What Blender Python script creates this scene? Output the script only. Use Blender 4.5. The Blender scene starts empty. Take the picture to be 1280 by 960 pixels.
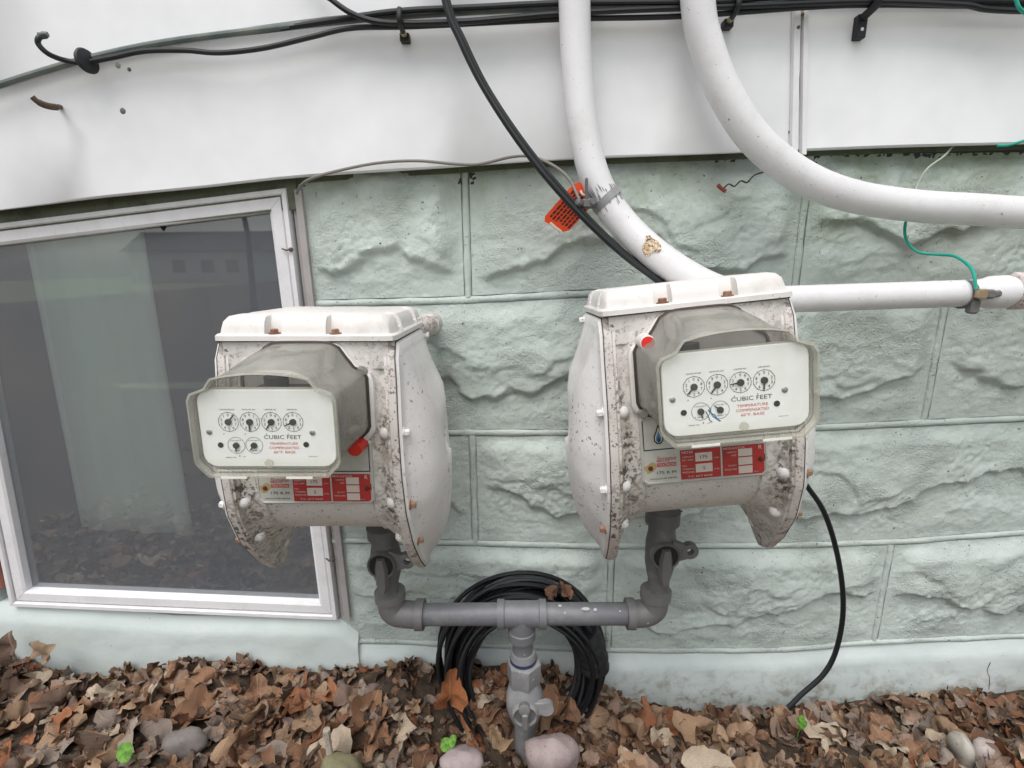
import bpy, math, random
import numpy as np
from mathutils import Vector, Matrix, Euler
random.seed(7); rng = np.random.default_rng(11)
sc = bpy.context.scene
col = sc.collection
PI = math.pi
# ------------------------------------------------------------------ camera, world, sun, exposure
CX, CZ, CD, PITCH, YAW, ROLL, FPX = 0.0742, 0.0561, 0.811, 0.2328, -0.0088, -0.0096, 640.0
_cy, _sy, _cp, _sp = math.cos(YAW), math.sin(YAW), math.cos(PITCH), math.sin(PITCH)
_fw = Vector((_sy*_cp, _cy*_cp, -_sp)); _r0 = Vector((_cy, -_sy, 0)); _u0 = _r0.cross(_fw)
_c, _s = math.cos(ROLL), math.sin(ROLL)
RT = _c*_r0 + _s*_u0; UP = -_s*_r0 + _c*_u0
CAM = Vector((CX, -CD, CZ))
cd = bpy.data.cameras.new('camera'); cam = bpy.data.objects.new('camera', cd); col.objects.link(cam)
m = Matrix((RT, UP, -_fw)).transposed().to_4x4(); m.translation = CAM; cam.matrix_world = m
cd.sensor_width = 36; cd.lens = FPX/1280*36; cd.clip_start = 0.02; cd.clip_end = 400
sc.camera = cam

def at(px, py, Y=0.0):
    """pixel of the 1280x960 photograph -> point on the upright plane y = Y of the place"""
    D = RT*((px-640)/FPX) - UP*((py-480)/FPX) + _fw
    return CAM + D*((Y-CAM.y)/D.y)

w = bpy.data.worlds.new("World"); sc.world = w; w.use_nodes = True
nt = w.node_tree; bg = nt.nodes['Background']
SUN_EL, SUN_AZ = math.radians(62), math.radians(200)      # overcast: a wide soft sun high behind the viewer
sky = nt.nodes.new('ShaderNodeTexSky'); sky.sky_type = 'NISHITA'; sky.sun_disc = False
sky.sun_elevation = SUN_EL; sky.sun_rotation = SUN_AZ; sky.dust_density = 3.0; sky.air_density = 1.0
hs = nt.nodes.new('ShaderNodeHueSaturation'); hs.inputs['Saturation'].default_value = 0.26
nt.links.new(sky.outputs[0], hs.inputs['Color']); nt.links.new(hs.outputs[0], bg.inputs[0])
bg.inputs[1].default_value = 0.15
sl = bpy.data.lights.new('sun', 'SUN'); sl.energy = 1.25; sl.angle = math.radians(38); sl.color = (1, .98, .95)
sun = bpy.data.objects.new('sun', sl); col.objects.link(sun)
_d = Vector((math.sin(SUN_AZ)*math.cos(SUN_EL), math.cos(SUN_AZ)*math.cos(SUN_EL), math.sin(SUN_EL)))
sun.rotation_euler = _d.to_track_quat('Z', 'Y').to_euler()
sc.view_settings.view_transform = 'Standard'; sc.view_settings.look = 'None'
sc.view_settings.exposure = 0.36; sc.view_settings.gamma = 1; sc.view_settings.use_curve_mapping = False
sc.cycles.max_bounces = 8; sc.cycles.transparent_max_bounces = 12

# ------------------------------------------------------------------ helpers: objects
def tag(o, label=None, cat=None, group=None, kind=None):
    if label: o['label'] = label
    if cat: o['category'] = cat
    if group: o['group'] = group
    if kind: o['kind'] = kind
    return o
def thing(name, label, cat, loc=(0, 0, 0), rot=(0, 0, 0), group=None):
    o = bpy.data.objects.new(name, None); col.objects.link(o); o.empty_display_size = .02
    o.location = loc; o.rotation_euler = rot
    return tag(o, label, cat, group)
class MB:
    def __init__(s): s.v = []; s.f = []; s.m = []; s.n = 0
    def add(s, v, f, mi=0):
        s.v.extend([tuple(p) for p in v]); s.f.extend([tuple(i+s.n for i in q) for q in f]); s.m.extend([mi]*len(f)); s.n += len(v); return s
    def build(s, name, mats, parent=None, smooth=35, inv=False):
        me = bpy.data.meshes.new(name); me.from_pydata(s.v, [], s.f)
        if not isinstance(mats, (list, tuple)): mats = [mats]
        for k in mats: me.materials.append(k)
        if any(s.m): me.polygons.foreach_set('material_index', s.m)
        if smooth:
            me.polygons.foreach_set('use_smooth', [True]*len(me.polygons))
            if smooth < 180: me.set_sharp_from_angle(angle=math.radians(smooth))
        me.update()
        o = bpy.data.objects.new(name, me); col.objects.link(o); o.parent = parent
        return o
    # ---- shapes
    def box(s, a, b, mi=0, bev=0.0):
        x0, y0, z0 = a; x1, y1, z1 = b
        if bev <= 0:
            v = [(x, y, z) for z in (z0, z1) for y in (y0, y1) for x in (x0, x1)]
            return s.add(v, [(0, 2, 3, 1), (4, 5, 7, 6), (0, 1, 5, 4), (2, 6, 7, 3), (0, 4, 6, 2), (1, 3, 7, 5)], mi)
        def ring(ix, z):
            i = bev; X0, X1, Y0, Y1 = x0+ix, x1-ix, y0+ix, y1-ix
            return [(X0+i, Y0, z), (X1-i, Y0, z), (X1, Y0+i, z), (X1, Y1-i, z), (X1-i, Y1, z), (X0+i, Y1, z), (X0, Y1-i, z), (X0, Y0+i, z)]
        return s.loft([ring(bev, z0), ring(0, z0+bev), ring(0, z1-bev), ring(bev, z1)], mi)
    def loft(s, rings, mi=0, cap0=True, cap1=True, closed=True):
        n = len(rings[0]); v = [p for r in rings for p in r]; f = []
        for k in range(len(rings)-1):
            for i in range(n if closed else n-1):
                j = (i+1) % n; f.append((k*n+i, k*n+j, (k+1)*n+j, (k+1)*n+i))
        if cap0: f.append(tuple(reversed(range(n))))
        if cap1: f.append(tuple((len(rings)-1)*n+i for i in range(n)))
        return s.add(v, f, mi)
    def tube(s, pts, r, n=12, mi=0, caps=True):
        P = [Vector(p) for p in pts]; rings = []; N = len(P)
        t = (P[1]-P[0]).normalized(); a = t.orthogonal().normalized()
        for i in range(N):
            tn = (P[min(i+1, N-1)]-P[max(i-1, 0)])
            if tn.length > 1e-9: t = tn.normalized()
            a = (a - t*a.dot(t)).normalized(); b = t.cross(a)
            rr = r[i] if isinstance(r, (list, tuple, np.ndarray)) else r
            rings.append([tuple(P[i]+(a*math.cos(2*PI*k/n)+b*math.sin(2*PI*k/n))*rr) for k in range(n)])
        return s.loft(rings, mi, caps, caps)
    def lathe(s, o, axis, prof, n=20, mi=0, hexn=None):
        """prof: list of (distance along axis, radius)"""
        o = Vector(o); t = Vector(axis).normalized(); a = t.orthogonal().normalized()
        if abs(t.z) < .9:
            a = Vector((0, 0, 1)); a = (a-t*a.dot(t)).normalized()
        b = t.cross(a); n = hexn or n
        rings = [[tuple(o+t*h+(a*math.cos(2*PI*k/n)+b*math.sin(2*PI*k/n))*max(r, 1e-5)) for k in range(n)] for h, r in prof]
        return s.loft(rings, mi)
    def disc(s, cx, cz, r, y, n=18, mi=0, r0=0):
        if r0 <= 0: return s.add([(cx+r*math.cos(2*PI*k/n), y, cz+r*math.sin(2*PI*k/n)) for k in range(n)], [tuple(range(n))], mi)
        v = [(cx+q*math.cos(2*PI*k/n), y, cz+q*math.sin(2*PI*k/n)) for q in (r0, r) for k in range(n)]
        return s.add(v, [(k, (k+1) % n, n+(k+1) % n, n+k) for k in range(n)], mi)
    def rect(s, x0, z0, x1, z1, y, mi=0):
        return s.add([(x0, y, z0), (x1, y, z0), (x1, y, z1), (x0, y, z1)], [(0, 1, 2, 3)], mi)
def catmull(P, per=8):
    P = [Vector(p) for p in P]; Q = [2*P[0]-P[1]]+P+[2*P[-1]-P[-2]]; out = []
    for i in range(1, len(Q)-2):
        for k in range(per):
            t = k/per; a, b, c, d = Q[i-1], Q[i], Q[i+1], Q[i+2]
            out.append(.5*((2*b)+(c-a)*t+(2*a-5*b+4*c-d)*t*t+(3*b-a-3*c+d)*t*t*t))
    return out+[P[-1]]
_tc = {}
def text(mb, s, x, z, h, y, mi=0, wid=None, al='CENTER', shear=0.0):
    """flat print in the local x-z plane, cap height h, optional total width"""
    k = (s, shear)
    if k not in _tc:
        cu = bpy.data.curves.new('t', 'FONT'); cu.body = s; cu.size = 1; cu.shear = shear; cu.resolution_u = 2
        ob = bpy.data.objects.new('t', cu); col.objects.link(ob)
        dg = bpy.context.evaluated_depsgraph_get(); me = bpy.data.meshes.new_from_object(ob.evaluated_get(dg))
        V = [tuple(v.co) for v in me.vertices]; F = [tuple(p.vertices) for p in me.polygons]
        bpy.data.objects.remove(ob); bpy.data.curves.remove(cu); bpy.data.meshes.remove(me)
        _tc[k] = (V, F)
    V, F = _tc[k]
    if not V: return
    x0 = min(v[0] for v in V); x1 = max(v[0] for v in V)
    sz = h/0.69; sx = (wid/(x1-x0)) if wid else sz
    off = {'CENTER': (x0+x1)/2, 'LEFT': x0, 'RIGHT': x1}[al]
    mb.add([(x+(v[0]-off)*sx, y, z+(v[1]-.345)*sz) for v in V], F, mi)

# ------------------------------------------------------------------ numpy noise
def vnoise(x, y, seed=0):
    xi = np.floor(x).astype(np.int64); yi = np.floor(y).astype(np.int64); xf = x-xi; yf = y-yi
    u = xf*xf*xf*(xf*(xf*6-15)+10); v = yf*yf*yf*(yf*(yf*6-15)+10)
    def g(ix, iy):
        h = (ix*374761393+iy*668265263+seed*1442695041) & 0xffffffff
        h = ((h ^ (h >> 13))*1274126177) & 0xffffffff; h = h ^ (h >> 16)
        a = (h & 0xffff)/65536.0*2*np.pi; return np.cos(a), np.sin(a)
    def d(ix, iy, fx, fy):
        gx, gy = g(ix, iy); return gx*fx+gy*fy
    a = d(xi, yi, xf, yf); b = d(xi+1, yi, xf-1, yf); c = d(xi, yi+1, xf, yf-1); e = d(xi+1, yi+1, xf-1, yf-1)
    return ((a+(b-a)*u)*(1-v)+(c+(e-c)*u)*v)*1.5
def fbm(x, y, o=4, seed=0, g=.5):
    s = 0; a = 1; 
    for k in range(o): s = s+a*vnoise(x*2**k+k*7.3, y*2**k+k*3.1, seed+k); a *= g
    return s
def sstep(a, b, x):
    t = np.clip((x-a)/(b-a), 0, 1); return t*t*(3-2*t)

# ------------------------------------------------------------------ materials
def mat(name, colr=(.5, .5, .5), rough=.6, metal=0.0, spec=.5):
    k = bpy.data.materials.new(name); k.use_nodes = True; b = k.node_tree.nodes['Principled BSDF']
    b.inputs['Base Color'].default_value = (*colr, 1); b.inputs['Roughness'].default_value = rough
    b.inputs['Metallic'].default_value = metal; b.inputs['Specular IOR Level'].default_value = spec
    return k
class NT:
    def __init__(s, m): s.m = m; s.t = m.node_tree; s.b = s.t.nodes['Principled BSDF']; s.tc = s.t.nodes.new('ShaderNodeTexCoord')
    def n(s, ty, **kw):
        k = s.t.nodes.new(ty)
        for a, b in kw.items(): setattr(k, a, b)
        return k
    def l(s, a, b): s.t.links.new(a, b)
    def noise(s, scale, detail=4, rough=.6, dist=0, src='Object', stretch=None):
        k = s.n('ShaderNodeTexNoise'); k.inputs['Scale'].default_value = scale; k.inputs['Detail'].default_value = detail
        k.inputs['Roughness'].default_value = rough; k.inputs['Distortion'].default_value = dist
        o = s.tc.outputs[src]
        if stretch:
            mp = s.n('ShaderNodeMapping'); mp.inputs['Scale'].default_value = stretch; s.l(o, mp.inputs[0]); o = mp.outputs[0]
        s.l(o, k.inputs['Vector']); return k.outputs['Fac']
    def ramp(s, src, a, b, ca=0.0, cb=1.0):
        k = s.n('ShaderNodeMapRange'); k.inputs['From Min'].default_value = a; k.inputs['From Max'].default_value = b
        k.inputs['To Min'].default_value = ca; k.inputs['To Max'].default_value = cb; s.l(src, k.inputs['Value']); return k.outputs[0]
    def mul(s, a, b, op='MULTIPLY'):
        k = s.n('ShaderNodeMath', operation=op)
        for i, q in enumerate((a, b)):
            if isinstance(q, (int, float)): k.inputs[i].default_value = q
            else: s.l(q, k.inputs[i])
        return k.outputs[0]
    def mix(s, f, a, b):
        k = s.n('ShaderNodeMix', data_type='RGBA')
        if isinstance(f, (int, float)): k.inputs[0].default_value = f
        else: s.l(f, k.inputs[0])
        for i, q in ((6, a), (7, b)):
            if isinstance(q, tuple): k.inputs[i].default_value = (*q, 1)
            else: s.l(q, k.inputs[i])
        return k.outputs[2]
    def bump(s, h, st=.3, dist=.002, prev=None):
        k = s.n('ShaderNodeBump'); k.inputs['Strength'].default_value = st; k.inputs['Distance'].default_value = dist
        s.l(h, k.inputs['Height'])
        if prev is not None: s.l(prev, k.inputs['Normal'])
        return k.outputs[0]
    def xyz(s, src='Object'):
        k = s.n('ShaderNodeSeparateXYZ'); s.l(s.tc.outputs[src], k.inputs[0]); return k.outputs

def painted(name, base, chip=(.16, .13, .12), chips=.66, dirt=(.30, .25, .19), dirtamt=.5, rough=.5, side=False, bumps=.25, fine=.67):
    k = mat(name, base, rough); N = NT(k)
    c = N.mix(N.ramp(N.noise(9, 3), .35, .7), base, tuple(q*.90 for q in base))
    dn = N.noise(26, 6, .7)
    df = N.ramp(dn, .5, .72, 0, dirtamt)
    if side:   # grime gathered on the collars beside the centre of the casting
        x = N.xyz()[0]; ax = N.mul(x, 0, 'ABSOLUTE'); sm = N.ramp(ax, .052, .078)
        g = N.ramp(N.noise(55, 8, .8), .44, .62, .05, .70)
        z = N.xyz()[2]; low = N.ramp(z, -.02, -.12, .35, 1)
        df = N.mul(df, N.mul(N.mul(g, sm), low), 'MAXIMUM')
    c = N.mix(df, c, dirt)
    # paint chips: small irregular flakes down to the dark primer
    patch = N.ramp(N.noise(14, 3, .6), .45, .62)
    ch = N.ramp(N.noise(150, 5, .65), chips, chips+.03)
    ch = N.mul(ch, patch)
    if side:
        gm = N.mul(N.mul(sm, low), N.ramp(N.noise(20, 4, .7), .42, .60))
        ch = N.mul(ch, N.mul(N.ramp(N.noise(170, 6, .7), .50, .54), gm), 'MAXIMUM')
    fl = N.ramp(N.noise(330, 3, .6, src='Object'), fine, fine+.03)
    ch = N.mul(ch, fl, 'MAXIMUM')
    c = N.mix(ch, c, chip)
    N.l(c, N.b.inputs['Base Color'])
    N.l(N.ramp(dn, .4, .7, rough-.08, rough+.2), N.b.inputs['Roughness'])
    h = N.mul(N.noise(90, 6, .6), N.mul(ch, -1.2), 'ADD')
    N.l(N.bump(h, bumps, .0015), N.b.inputs['Normal'])
    return k
M = {}
M['meter_lid'] = painted('meter_lid_paint', (.76, .73, .70), chips=.68, dirtamt=.25, fine=.70)
M['meter_body'] = painted('meter_body_paint', (.74, .70, .67), chip=(.10, .085, .07), side=True, chips=.585, dirtamt=.28, dirt=(.33, .275, .20), fine=.655)
M['bowl'] = painted('bowl_paint', (.77, .745, .73), chips=.60, dirtamt=.12, fine=.675, chip=(.20, .17, .15))
M['rim'] = painted('rim_paint', (.66, .61, .575), chip=(.12, .09, .075), chips=.52, dirtamt=.5, fine=.61, dirt=(.36, .30, .23))
M['pipe_white'] = painted('white_pipe_paint', (.74, .73, .74), chips=.66, dirtamt=.26, dirt=(.45, .42, .39), fine=.70, rough=.42)
M['siding'] = painted('siding_paint', (.86, .86, .875), chips=.80, dirtamt=.03, dirt=(.66, .64, .62), fine=.80, rough=.45, bumps=.04)
N = NT(M['siding']); _src = [l.from_socket for l in M['siding'].node_tree.links if l.to_socket == N.b.inputs['Base Color']][0]
_st = N.mul(N.ramp(N.noise(16, 5, .6, stretch=(1, 1, .10)), .60, .80, 0, .12), N.ramp(N.noise(3, 3), .45, .6))
N.l(N.mix(_st, _src, (.60, .57, .54)), N.b.inputs['Base Color'])
M['trim'] = painted('trim_paint', (.80, .79, .80), chips=.70, dirtamt=.2, dirt=(.4, .36, .33), fine=.74, rough=.35, bumps=.1)
M['jamb'] = painted('jamb_metal', (.40, .37, .36), chips=.7, dirtamt=.5, dirt=(.2, .18, .16), fine=.70)

def make_wall():
    k = mat('painted_stone', (.50, .585, .53), .62); N = NT(k)
    base = N.mix(N.ramp(N.noise(3.5, 4), .35, .65), (.555, .615, .575), (.50, .57, .53))
    base = N.mix(N.ramp(N.noise(7, 5, .65), .50, .72, 0, .55), base, (.64, .685, .66))
    # greener and darker in the upper course and in patches
    z = N.xyz()[2]; x = N.xyz()[0]
    top = N.ramp(z, .08, .20, .0, .75)
    al = N.mul(N.ramp(N.noise(6, 6, .7, .5), .40, .64), N.mul(top, .14, 'ADD'))
    base = N.mix(al, base, (.25, .30, .19))
    st = N.ramp(N.noise(2.2, 5, .7, .3), .58, .74, 0, .4)
    base = N.mix(st, base, (.42, .45, .38))
    sp = N.mul(N.ramp(N.noise(190, 3, .6), .665, .69), N.ramp(N.noise(12, 3), .40, .56))
    base = N.mix(sp, base, (.05, .05, .045))
    N.l(base, N.b.inputs['Base Color'])
    n1 = N.bump(N.noise(70, 8, .7), .75, .0040)
    msk = N.ramp(N.noise(9, 2, .5), .48, .62)
    peb = N.mul(N.noise(330, 4, .6), msk)
    N.l(N.bump(peb, 1.0, .0038, n1), N.b.inputs['Normal'])
    return k
M['wall'] = make_wall()
def make_footing():
    k = mat('painted_footing', (.63, .68, .665), .6); N = NT(k)
    b = N.mix(N.ramp(N.noise(5, 5), .4, .7), (.62, .68, .66), (.53, .60, .575))
    z = N.xyz()[2]
    b = N.mix(N.mul(N.ramp(N.noise(40, 5, .7), .48, .66), N.ramp(z, -.67, -.74)), b, (.30, .27, .22))
    sp = N.ramp(N.noise(160, 3, .6), .73, .75); b = N.mix(sp, b, (.08, .07, .06))
    N.l(b, N.b.inputs['Base Color']); N.l(N.bump(N.noise(70, 6, .6), .4, .002), N.b.inputs['Normal']); return k
M['footing'] = make_footing()
def iron(name, base, pale=(.36, .35, .35), amt=.35, rough=.55, metal=.25):
    k = mat(name, base, rough, metal); N = NT(k)
    c = N.mix(N.ramp(N.noise(30, 6, .7), .5, .7, 0, amt), base, pale)
    c = N.mix(N.ramp(N.noise(90, 4, .6), .70, .74), c, (.62, .60, .58))
    N.l(c, N.b.inputs['Base Color']); N.l(N.bump(N.noise(160, 5, .65), .45, .001), N.b.inputs['Normal']); return k
M['iron'] = iron('galvanised_pipe', (.180, .183, .195), (.30, .30, .30), .45); M['fitting'] = iron('cast_fitting', (.19, .185, .185), (.26, .25, .245), .5)
M['valve'] = iron('dark_valve_iron', (.14, .137, .135), (.26, .245, .235), .6, .6, .15); M['union'] = iron('grey_union', (.25, .25, .255), (.42, .41, .40), .6, .6, .1)
M['hole'] = mat('dark_recess', (.012, .012, .012), .9)
M['rubber'] = mat('black_cable', (.007, .008, .010), .42); M['rubber2'] = mat('black_cable_dull', (.011, .012, .014), .55)
k = M['greycable'] = mat('grey_cable', (.13, .16, .16), .55); N = NT(k); N.l(N.mix(N.ramp(N.noise(20, 4), .4, .65), (.10, .13, .13), (.20, .21, .18)), N.b.inputs['Base Color'])
M['wire'] = mat('grey_wire', (.20, .19, .17), .5, .3); M['green'] = mat('green_wire', (.01, .33, .24), .35); M['palewire'] = mat('pale_wire', (.36, .40, .33), .5)
M['brass'] = iron('rusty_bolt', (.26, .13, .075), (.48, .36, .26), .8, .55, .3); M['steel'] = mat('steel_screw', (.42, .41, .38), .35, .9); M['rust'] = iron('rust', (.11, .075, .055), (.30, .22, .16), .7, .8, .1)
M['red'] = mat('red_plastic', (.62, .018, .012), .35); M['redface'] = mat('red_plug_face', (.72, .03, .02), .45)
k = M['orange'] = mat('orange_tag', (.80, .075, .015), .42); M['print'] = mat('black_print', (.02, .02, .02), .6)
M['redprint'] = mat('red_print', (.55, .06, .04), .6); M['blueprint'] = mat('blue_print', (.05, .22, .42), .6)
k = M['plate'] = mat('index_plate_paint', (.86, .87, .85), .4); N = NT(k)
c = N.mix(N.ramp(N.noise(35, 5), .45, .7, 0, .30), (.87, .88, .86), (.68, .69, .62)); z = N.xyz()[2]
c = N.mix(N.ramp(z, -.094, -.106, 0, .35), c, (.55, .54, .40)); N.l(c, N.b.inputs['Base Color'])
k = M['nameplate'] = mat('nameplate_metal', (.52, .51, .46), .42, .2); N = NT(k)
c = N.mix(N.ramp(N.noise(40, 5), .4, .7), (.55, .54, .50), (.44, .43, .38)); N.l(c, N.b.inputs['Base Color'])
k = M['redplate'] = mat('nameplate_red', (.42, .03, .03), .45); N = NT(k)
c = N.mix(N.ramp(N.noise(60, 5), .45, .7), (.44, .032, .030), (.30, .025, .02)); N.l(c, N.b.inputs['Base Color'])
M['whiteprint'] = mat('pale_print', (.66, .56, .50), .5); M['yellow'] = mat('rust_stain', (.40, .30, .13), .6)
k = M['stain'] = mat('rust_spot', (.10, .02, .01), .7)
def smoky(name, tint, solid, fac, rough=.22):
    k = bpy.data.materials.new(name); k.use_nodes = True; t = k.node_tree; N = NT(k); out = t.nodes['Material Output']
    tr = N.n('ShaderNodeBsdfTransparent'); tr.inputs[0].default_value = (*tint, 1)
    N.b.inputs['Roughness'].default_value = rough; N.b.inputs['Specular IOR Level'].default_value = .7
    c = N.mix(N.ramp(N.noise(18, 5, .6), .35, .7), solid, tuple(q*.7 for q in solid)); N.l(c, N.b.inputs['Base Color'])
    mx = N.n('ShaderNodeMixShader'); N.l(N.ramp(N.noise(11, 4, .6, stretch=(1, .35, 1)), .3, .7, fac-.13, fac+.13), mx.inputs[0])
    N.l(tr.outputs[0], mx.inputs[1]); N.l(N.b.outputs[0], mx.inputs[2]); N.l(mx.outputs[0], out.inputs[0]); 
    N.l(N.bump(N.noise(70, 4), .12, .001), N.b.inputs['Normal']); return k
M['hood'] = smoky('smoky_plastic', (.80, .79, .77), (.55, .54, .485), .37, .07)
M['hoodrim'] = smoky('yellowed_plastic', (.90, .89, .84), (.70, .69, .62), .38, .10)
M['lens'] = smoky('clear_lens', (.99, .99, .985), (.6, .6, .57), .05, .05)
N = NT(M['lens']); 
for q in M['lens'].node_tree.nodes:
    if q.type == 'MAP_RANGE' and abs(q.inputs['To Max'].default_value-.18) < 1e-4: q.inputs['To Min'].default_value = .03; q.inputs['To Max'].default_value = .07
M['gasket'] = mat('gasket_and_gap_brown', (.06, .04, .03), .7)  # brown of the hood gasket, also the painted shade in lid and cover gaps
M['mech'] = mat('register_metal', (.10, .10, .105), .5, .4)
def make_glass():
    k = bpy.data.materials.new('window_glass'); k.use_nodes = True; t = k.node_tree; N = NT(k); out = t.nodes['Material Output']
    tr = N.n('ShaderNodeBsdfTransparent'); tr.inputs[0].default_value = (.90, .92, .93, 1)
    gl = N.n('ShaderNodeBsdfGlossy'); gl.inputs['Roughness'].default_value = .018; gl.inputs[0].default_value = (.9, .93, .95, 1)
    df = N.n('ShaderNodeBsdfDiffuse'); N.l(N.mix(N.ramp(N.noise(5, 5), .35, .7), (.30, .325, .36), (.37, .38, .39)), df.inputs[0])  # haze of the screen over the glass, put in as diffuse grey
    a = N.n('ShaderNodeMixShader'); a.inputs[0].default_value = .35; N.l(tr.outputs[0], a.inputs[1]); N.l(df.outputs[0], a.inputs[2])
    fr = N.n('ShaderNodeFresnel'); fr.inputs[0].default_value = 1.5
    b = N.n('ShaderNodeMixShader'); N.l(N.mul(fr.outputs[0], 3.3), b.inputs[0]); N.l(a.outputs[0], b.inputs[1]); N.l(gl.outputs[0], b.inputs[2])
    N.l(b.outputs[0], out.inputs[0]); return k
M['glass'] = make_glass()
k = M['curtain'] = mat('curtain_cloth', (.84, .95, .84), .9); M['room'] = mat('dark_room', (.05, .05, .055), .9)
k = M['soil'] = mat('soil', (.05, .035, .025), .95); N = NT(k); N.l(N.mix(N.ramp(N.noise(60, 6), .4, .7), (.035, .024, .017), (.10, .065, .04)), N.b.inputs['Base Color']); N.l(N.bump(N.noise(90, 6), .8, .006), N.b.inputs['Normal'])
def make_leafmat():
    k = mat('dead_leaf', (.3, .2, .1), .62, 0, .35); N = NT(k)
    at_ = N.n('ShaderNodeAttribute', attribute_name='leafcol')
    c = N.mix(N.ramp(N.noise(45, 5, .65), .40, .68, 0, .6), at_.outputs['Color'], (.075, .045, .028))
    v = N.ramp(N.noise(190, 4, .6), .45, .7, 0, .25); c = N.mix(v, c, (.40, .31, .22))
    ap = N.n('ShaderNodeAttribute', attribute_name='leafpos'); sx = N.n('ShaderNodeSeparateXYZ'); N.l(ap.outputs['Vector'], sx.inputs[0])
    an = N.mul(sx.outputs[0], N.mul(sx.outputs[1], 1.15, 'ADD'), 'ARCTAN2'); vn = N.mul(N.mul(N.mul(an, 6.2), 0, 'SINE'), 0, 'ABSOLUTE')
    side_ = N.mul(N.mul(N.mul(N.mul(sx.outputs[1], N.mul(N.mul(sx.outputs[0], 0, 'ABSOLUTE'), 1.1), 'SUBTRACT'), 16), 0, 'SINE'), 0, 'ABSOLUTE')
    vm = N.mul(N.ramp(vn, .03, .13, .8, 0), N.ramp(side_, .04, .16, .45, 0), 'MAXIMUM'); c = N.mix(N.mul(vm, .55), c, (.50, .36, .24))
    N.l(c, N.b.inputs['Base Color']); N.l(N.bump(N.mul(N.noise(130, 5, .6), N.mul(vm, .8), 'ADD'), .7, .002), N.b.inputs['Normal']); return k
M['leaf'] = make_leafmat()
def stone(name, a, b, speck=(.12, .1, .1)):
    k = mat(name, a, .7); N = NT(k); c = N.mix(N.ramp(N.noise(25, 6, .7), .4, .65), a, b)
    c = N.mix(N.ramp(N.noise(140, 3), .64, .68, 0, .7), c, speck); N.l(c, N.b.inputs['Base Color']); N.l(N.bump(N.noise(60, 6), .35, .002), N.b.inputs['Normal']); return k
M['sprout'] = mat('sprout_green', (.12, .27, .04), .5); M['sprout'].node_tree.nodes['Principled BSDF'].inputs['Specular IOR Level'].default_value = .3
N = NT(M['sprout']); N.l(N.mix(N.ramp(N.noise(1.6, 3), .40, .62), (.16, .34, .05), (.07, .17, .025)), N.b.inputs['Base Color']); M['wood'] = stone('weathered_wood', (.42, .36, .30), (.28, .23, .19)); M['twig'] = mat('twig', (.055, .035, .025), .8); M['redtwig'] = mat('red_bud', (.25, .05, .035), .7)
M['brick'] = stone('old_brick', (.28, .11, .08), (.2, .09, .07))

# ------------------------------------------------------------------ the block wall
CH, BW = .2125, .508
def interp_line(pts, zbase):
    P = sorted([(at(*p).x, at(*p).z) for p in pts]); xs = np.array([p[0] for p in P]); rs = np.array([p[1]-zbase for p in P])
    return lambda x: zbase+np.interp(x, xs, rs)
ZL = [lambda x: CH+0*np.asarray(x, float),
      interp_line([(394, 380), (583, 375), (729, 367)], 0),
      interp_line([(430, 536), (567, 541), (720, 541), (1016, 535), (1280, 523)], -CH),
      interp_line([(440, 676), (547, 678), (749, 683), (990, 682), (1131, 677), (1280, 665.6)], -2*CH),
      interp_line([(457, 801), (760, 813), (850, 813.6), (974, 813), (1085, 803.5), (1280, 795)], -3*CH)]
WXR = at(383, 385).x          # right side of the window opening
wall = thing('block_wall', 'pale green painted rock-face block wall behind the two gas meters', 'wall')
VJ = {0: [(WXR-.0, .0), (.0, .508), (.508, 1.016), (1.016, 1.45)],
      1: [(WXR, .254), (.254, .745), (.745, 1.27), (1.27, 1.78), (1.78, 2.29), (2.29, 2.56)],
      2: [(WXR, .0), (.0, .508), (.508, 1.0), (1.0, 1.54), (1.54, 2.05), (2.05, 2.56)],
      3: [(WXR+.012, .240), (.240, .728), (.728, 1.27), (1.27, 1.78), (1.78, 2.29), (2.29, 2.56)]}
VJ[0] = [(WXR, 0.0), (0.0, .508), (.508, 1.03), (1.03, 1.54), (1.54, 2.05), (2.05, 2.56)]
WXL = -.862
for c_ in range(4): VJ[c_] = [(-2.2, -1.67 + .12*(c_ % 2)), (-1.67 + .12*(c_ % 2), -1.16 + .12*(c_ % 2)), (-1.16 + .12*(c_ % 2), WXL-.004)] + VJ[c_]
JH = .0065                     # half width of a joint
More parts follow.
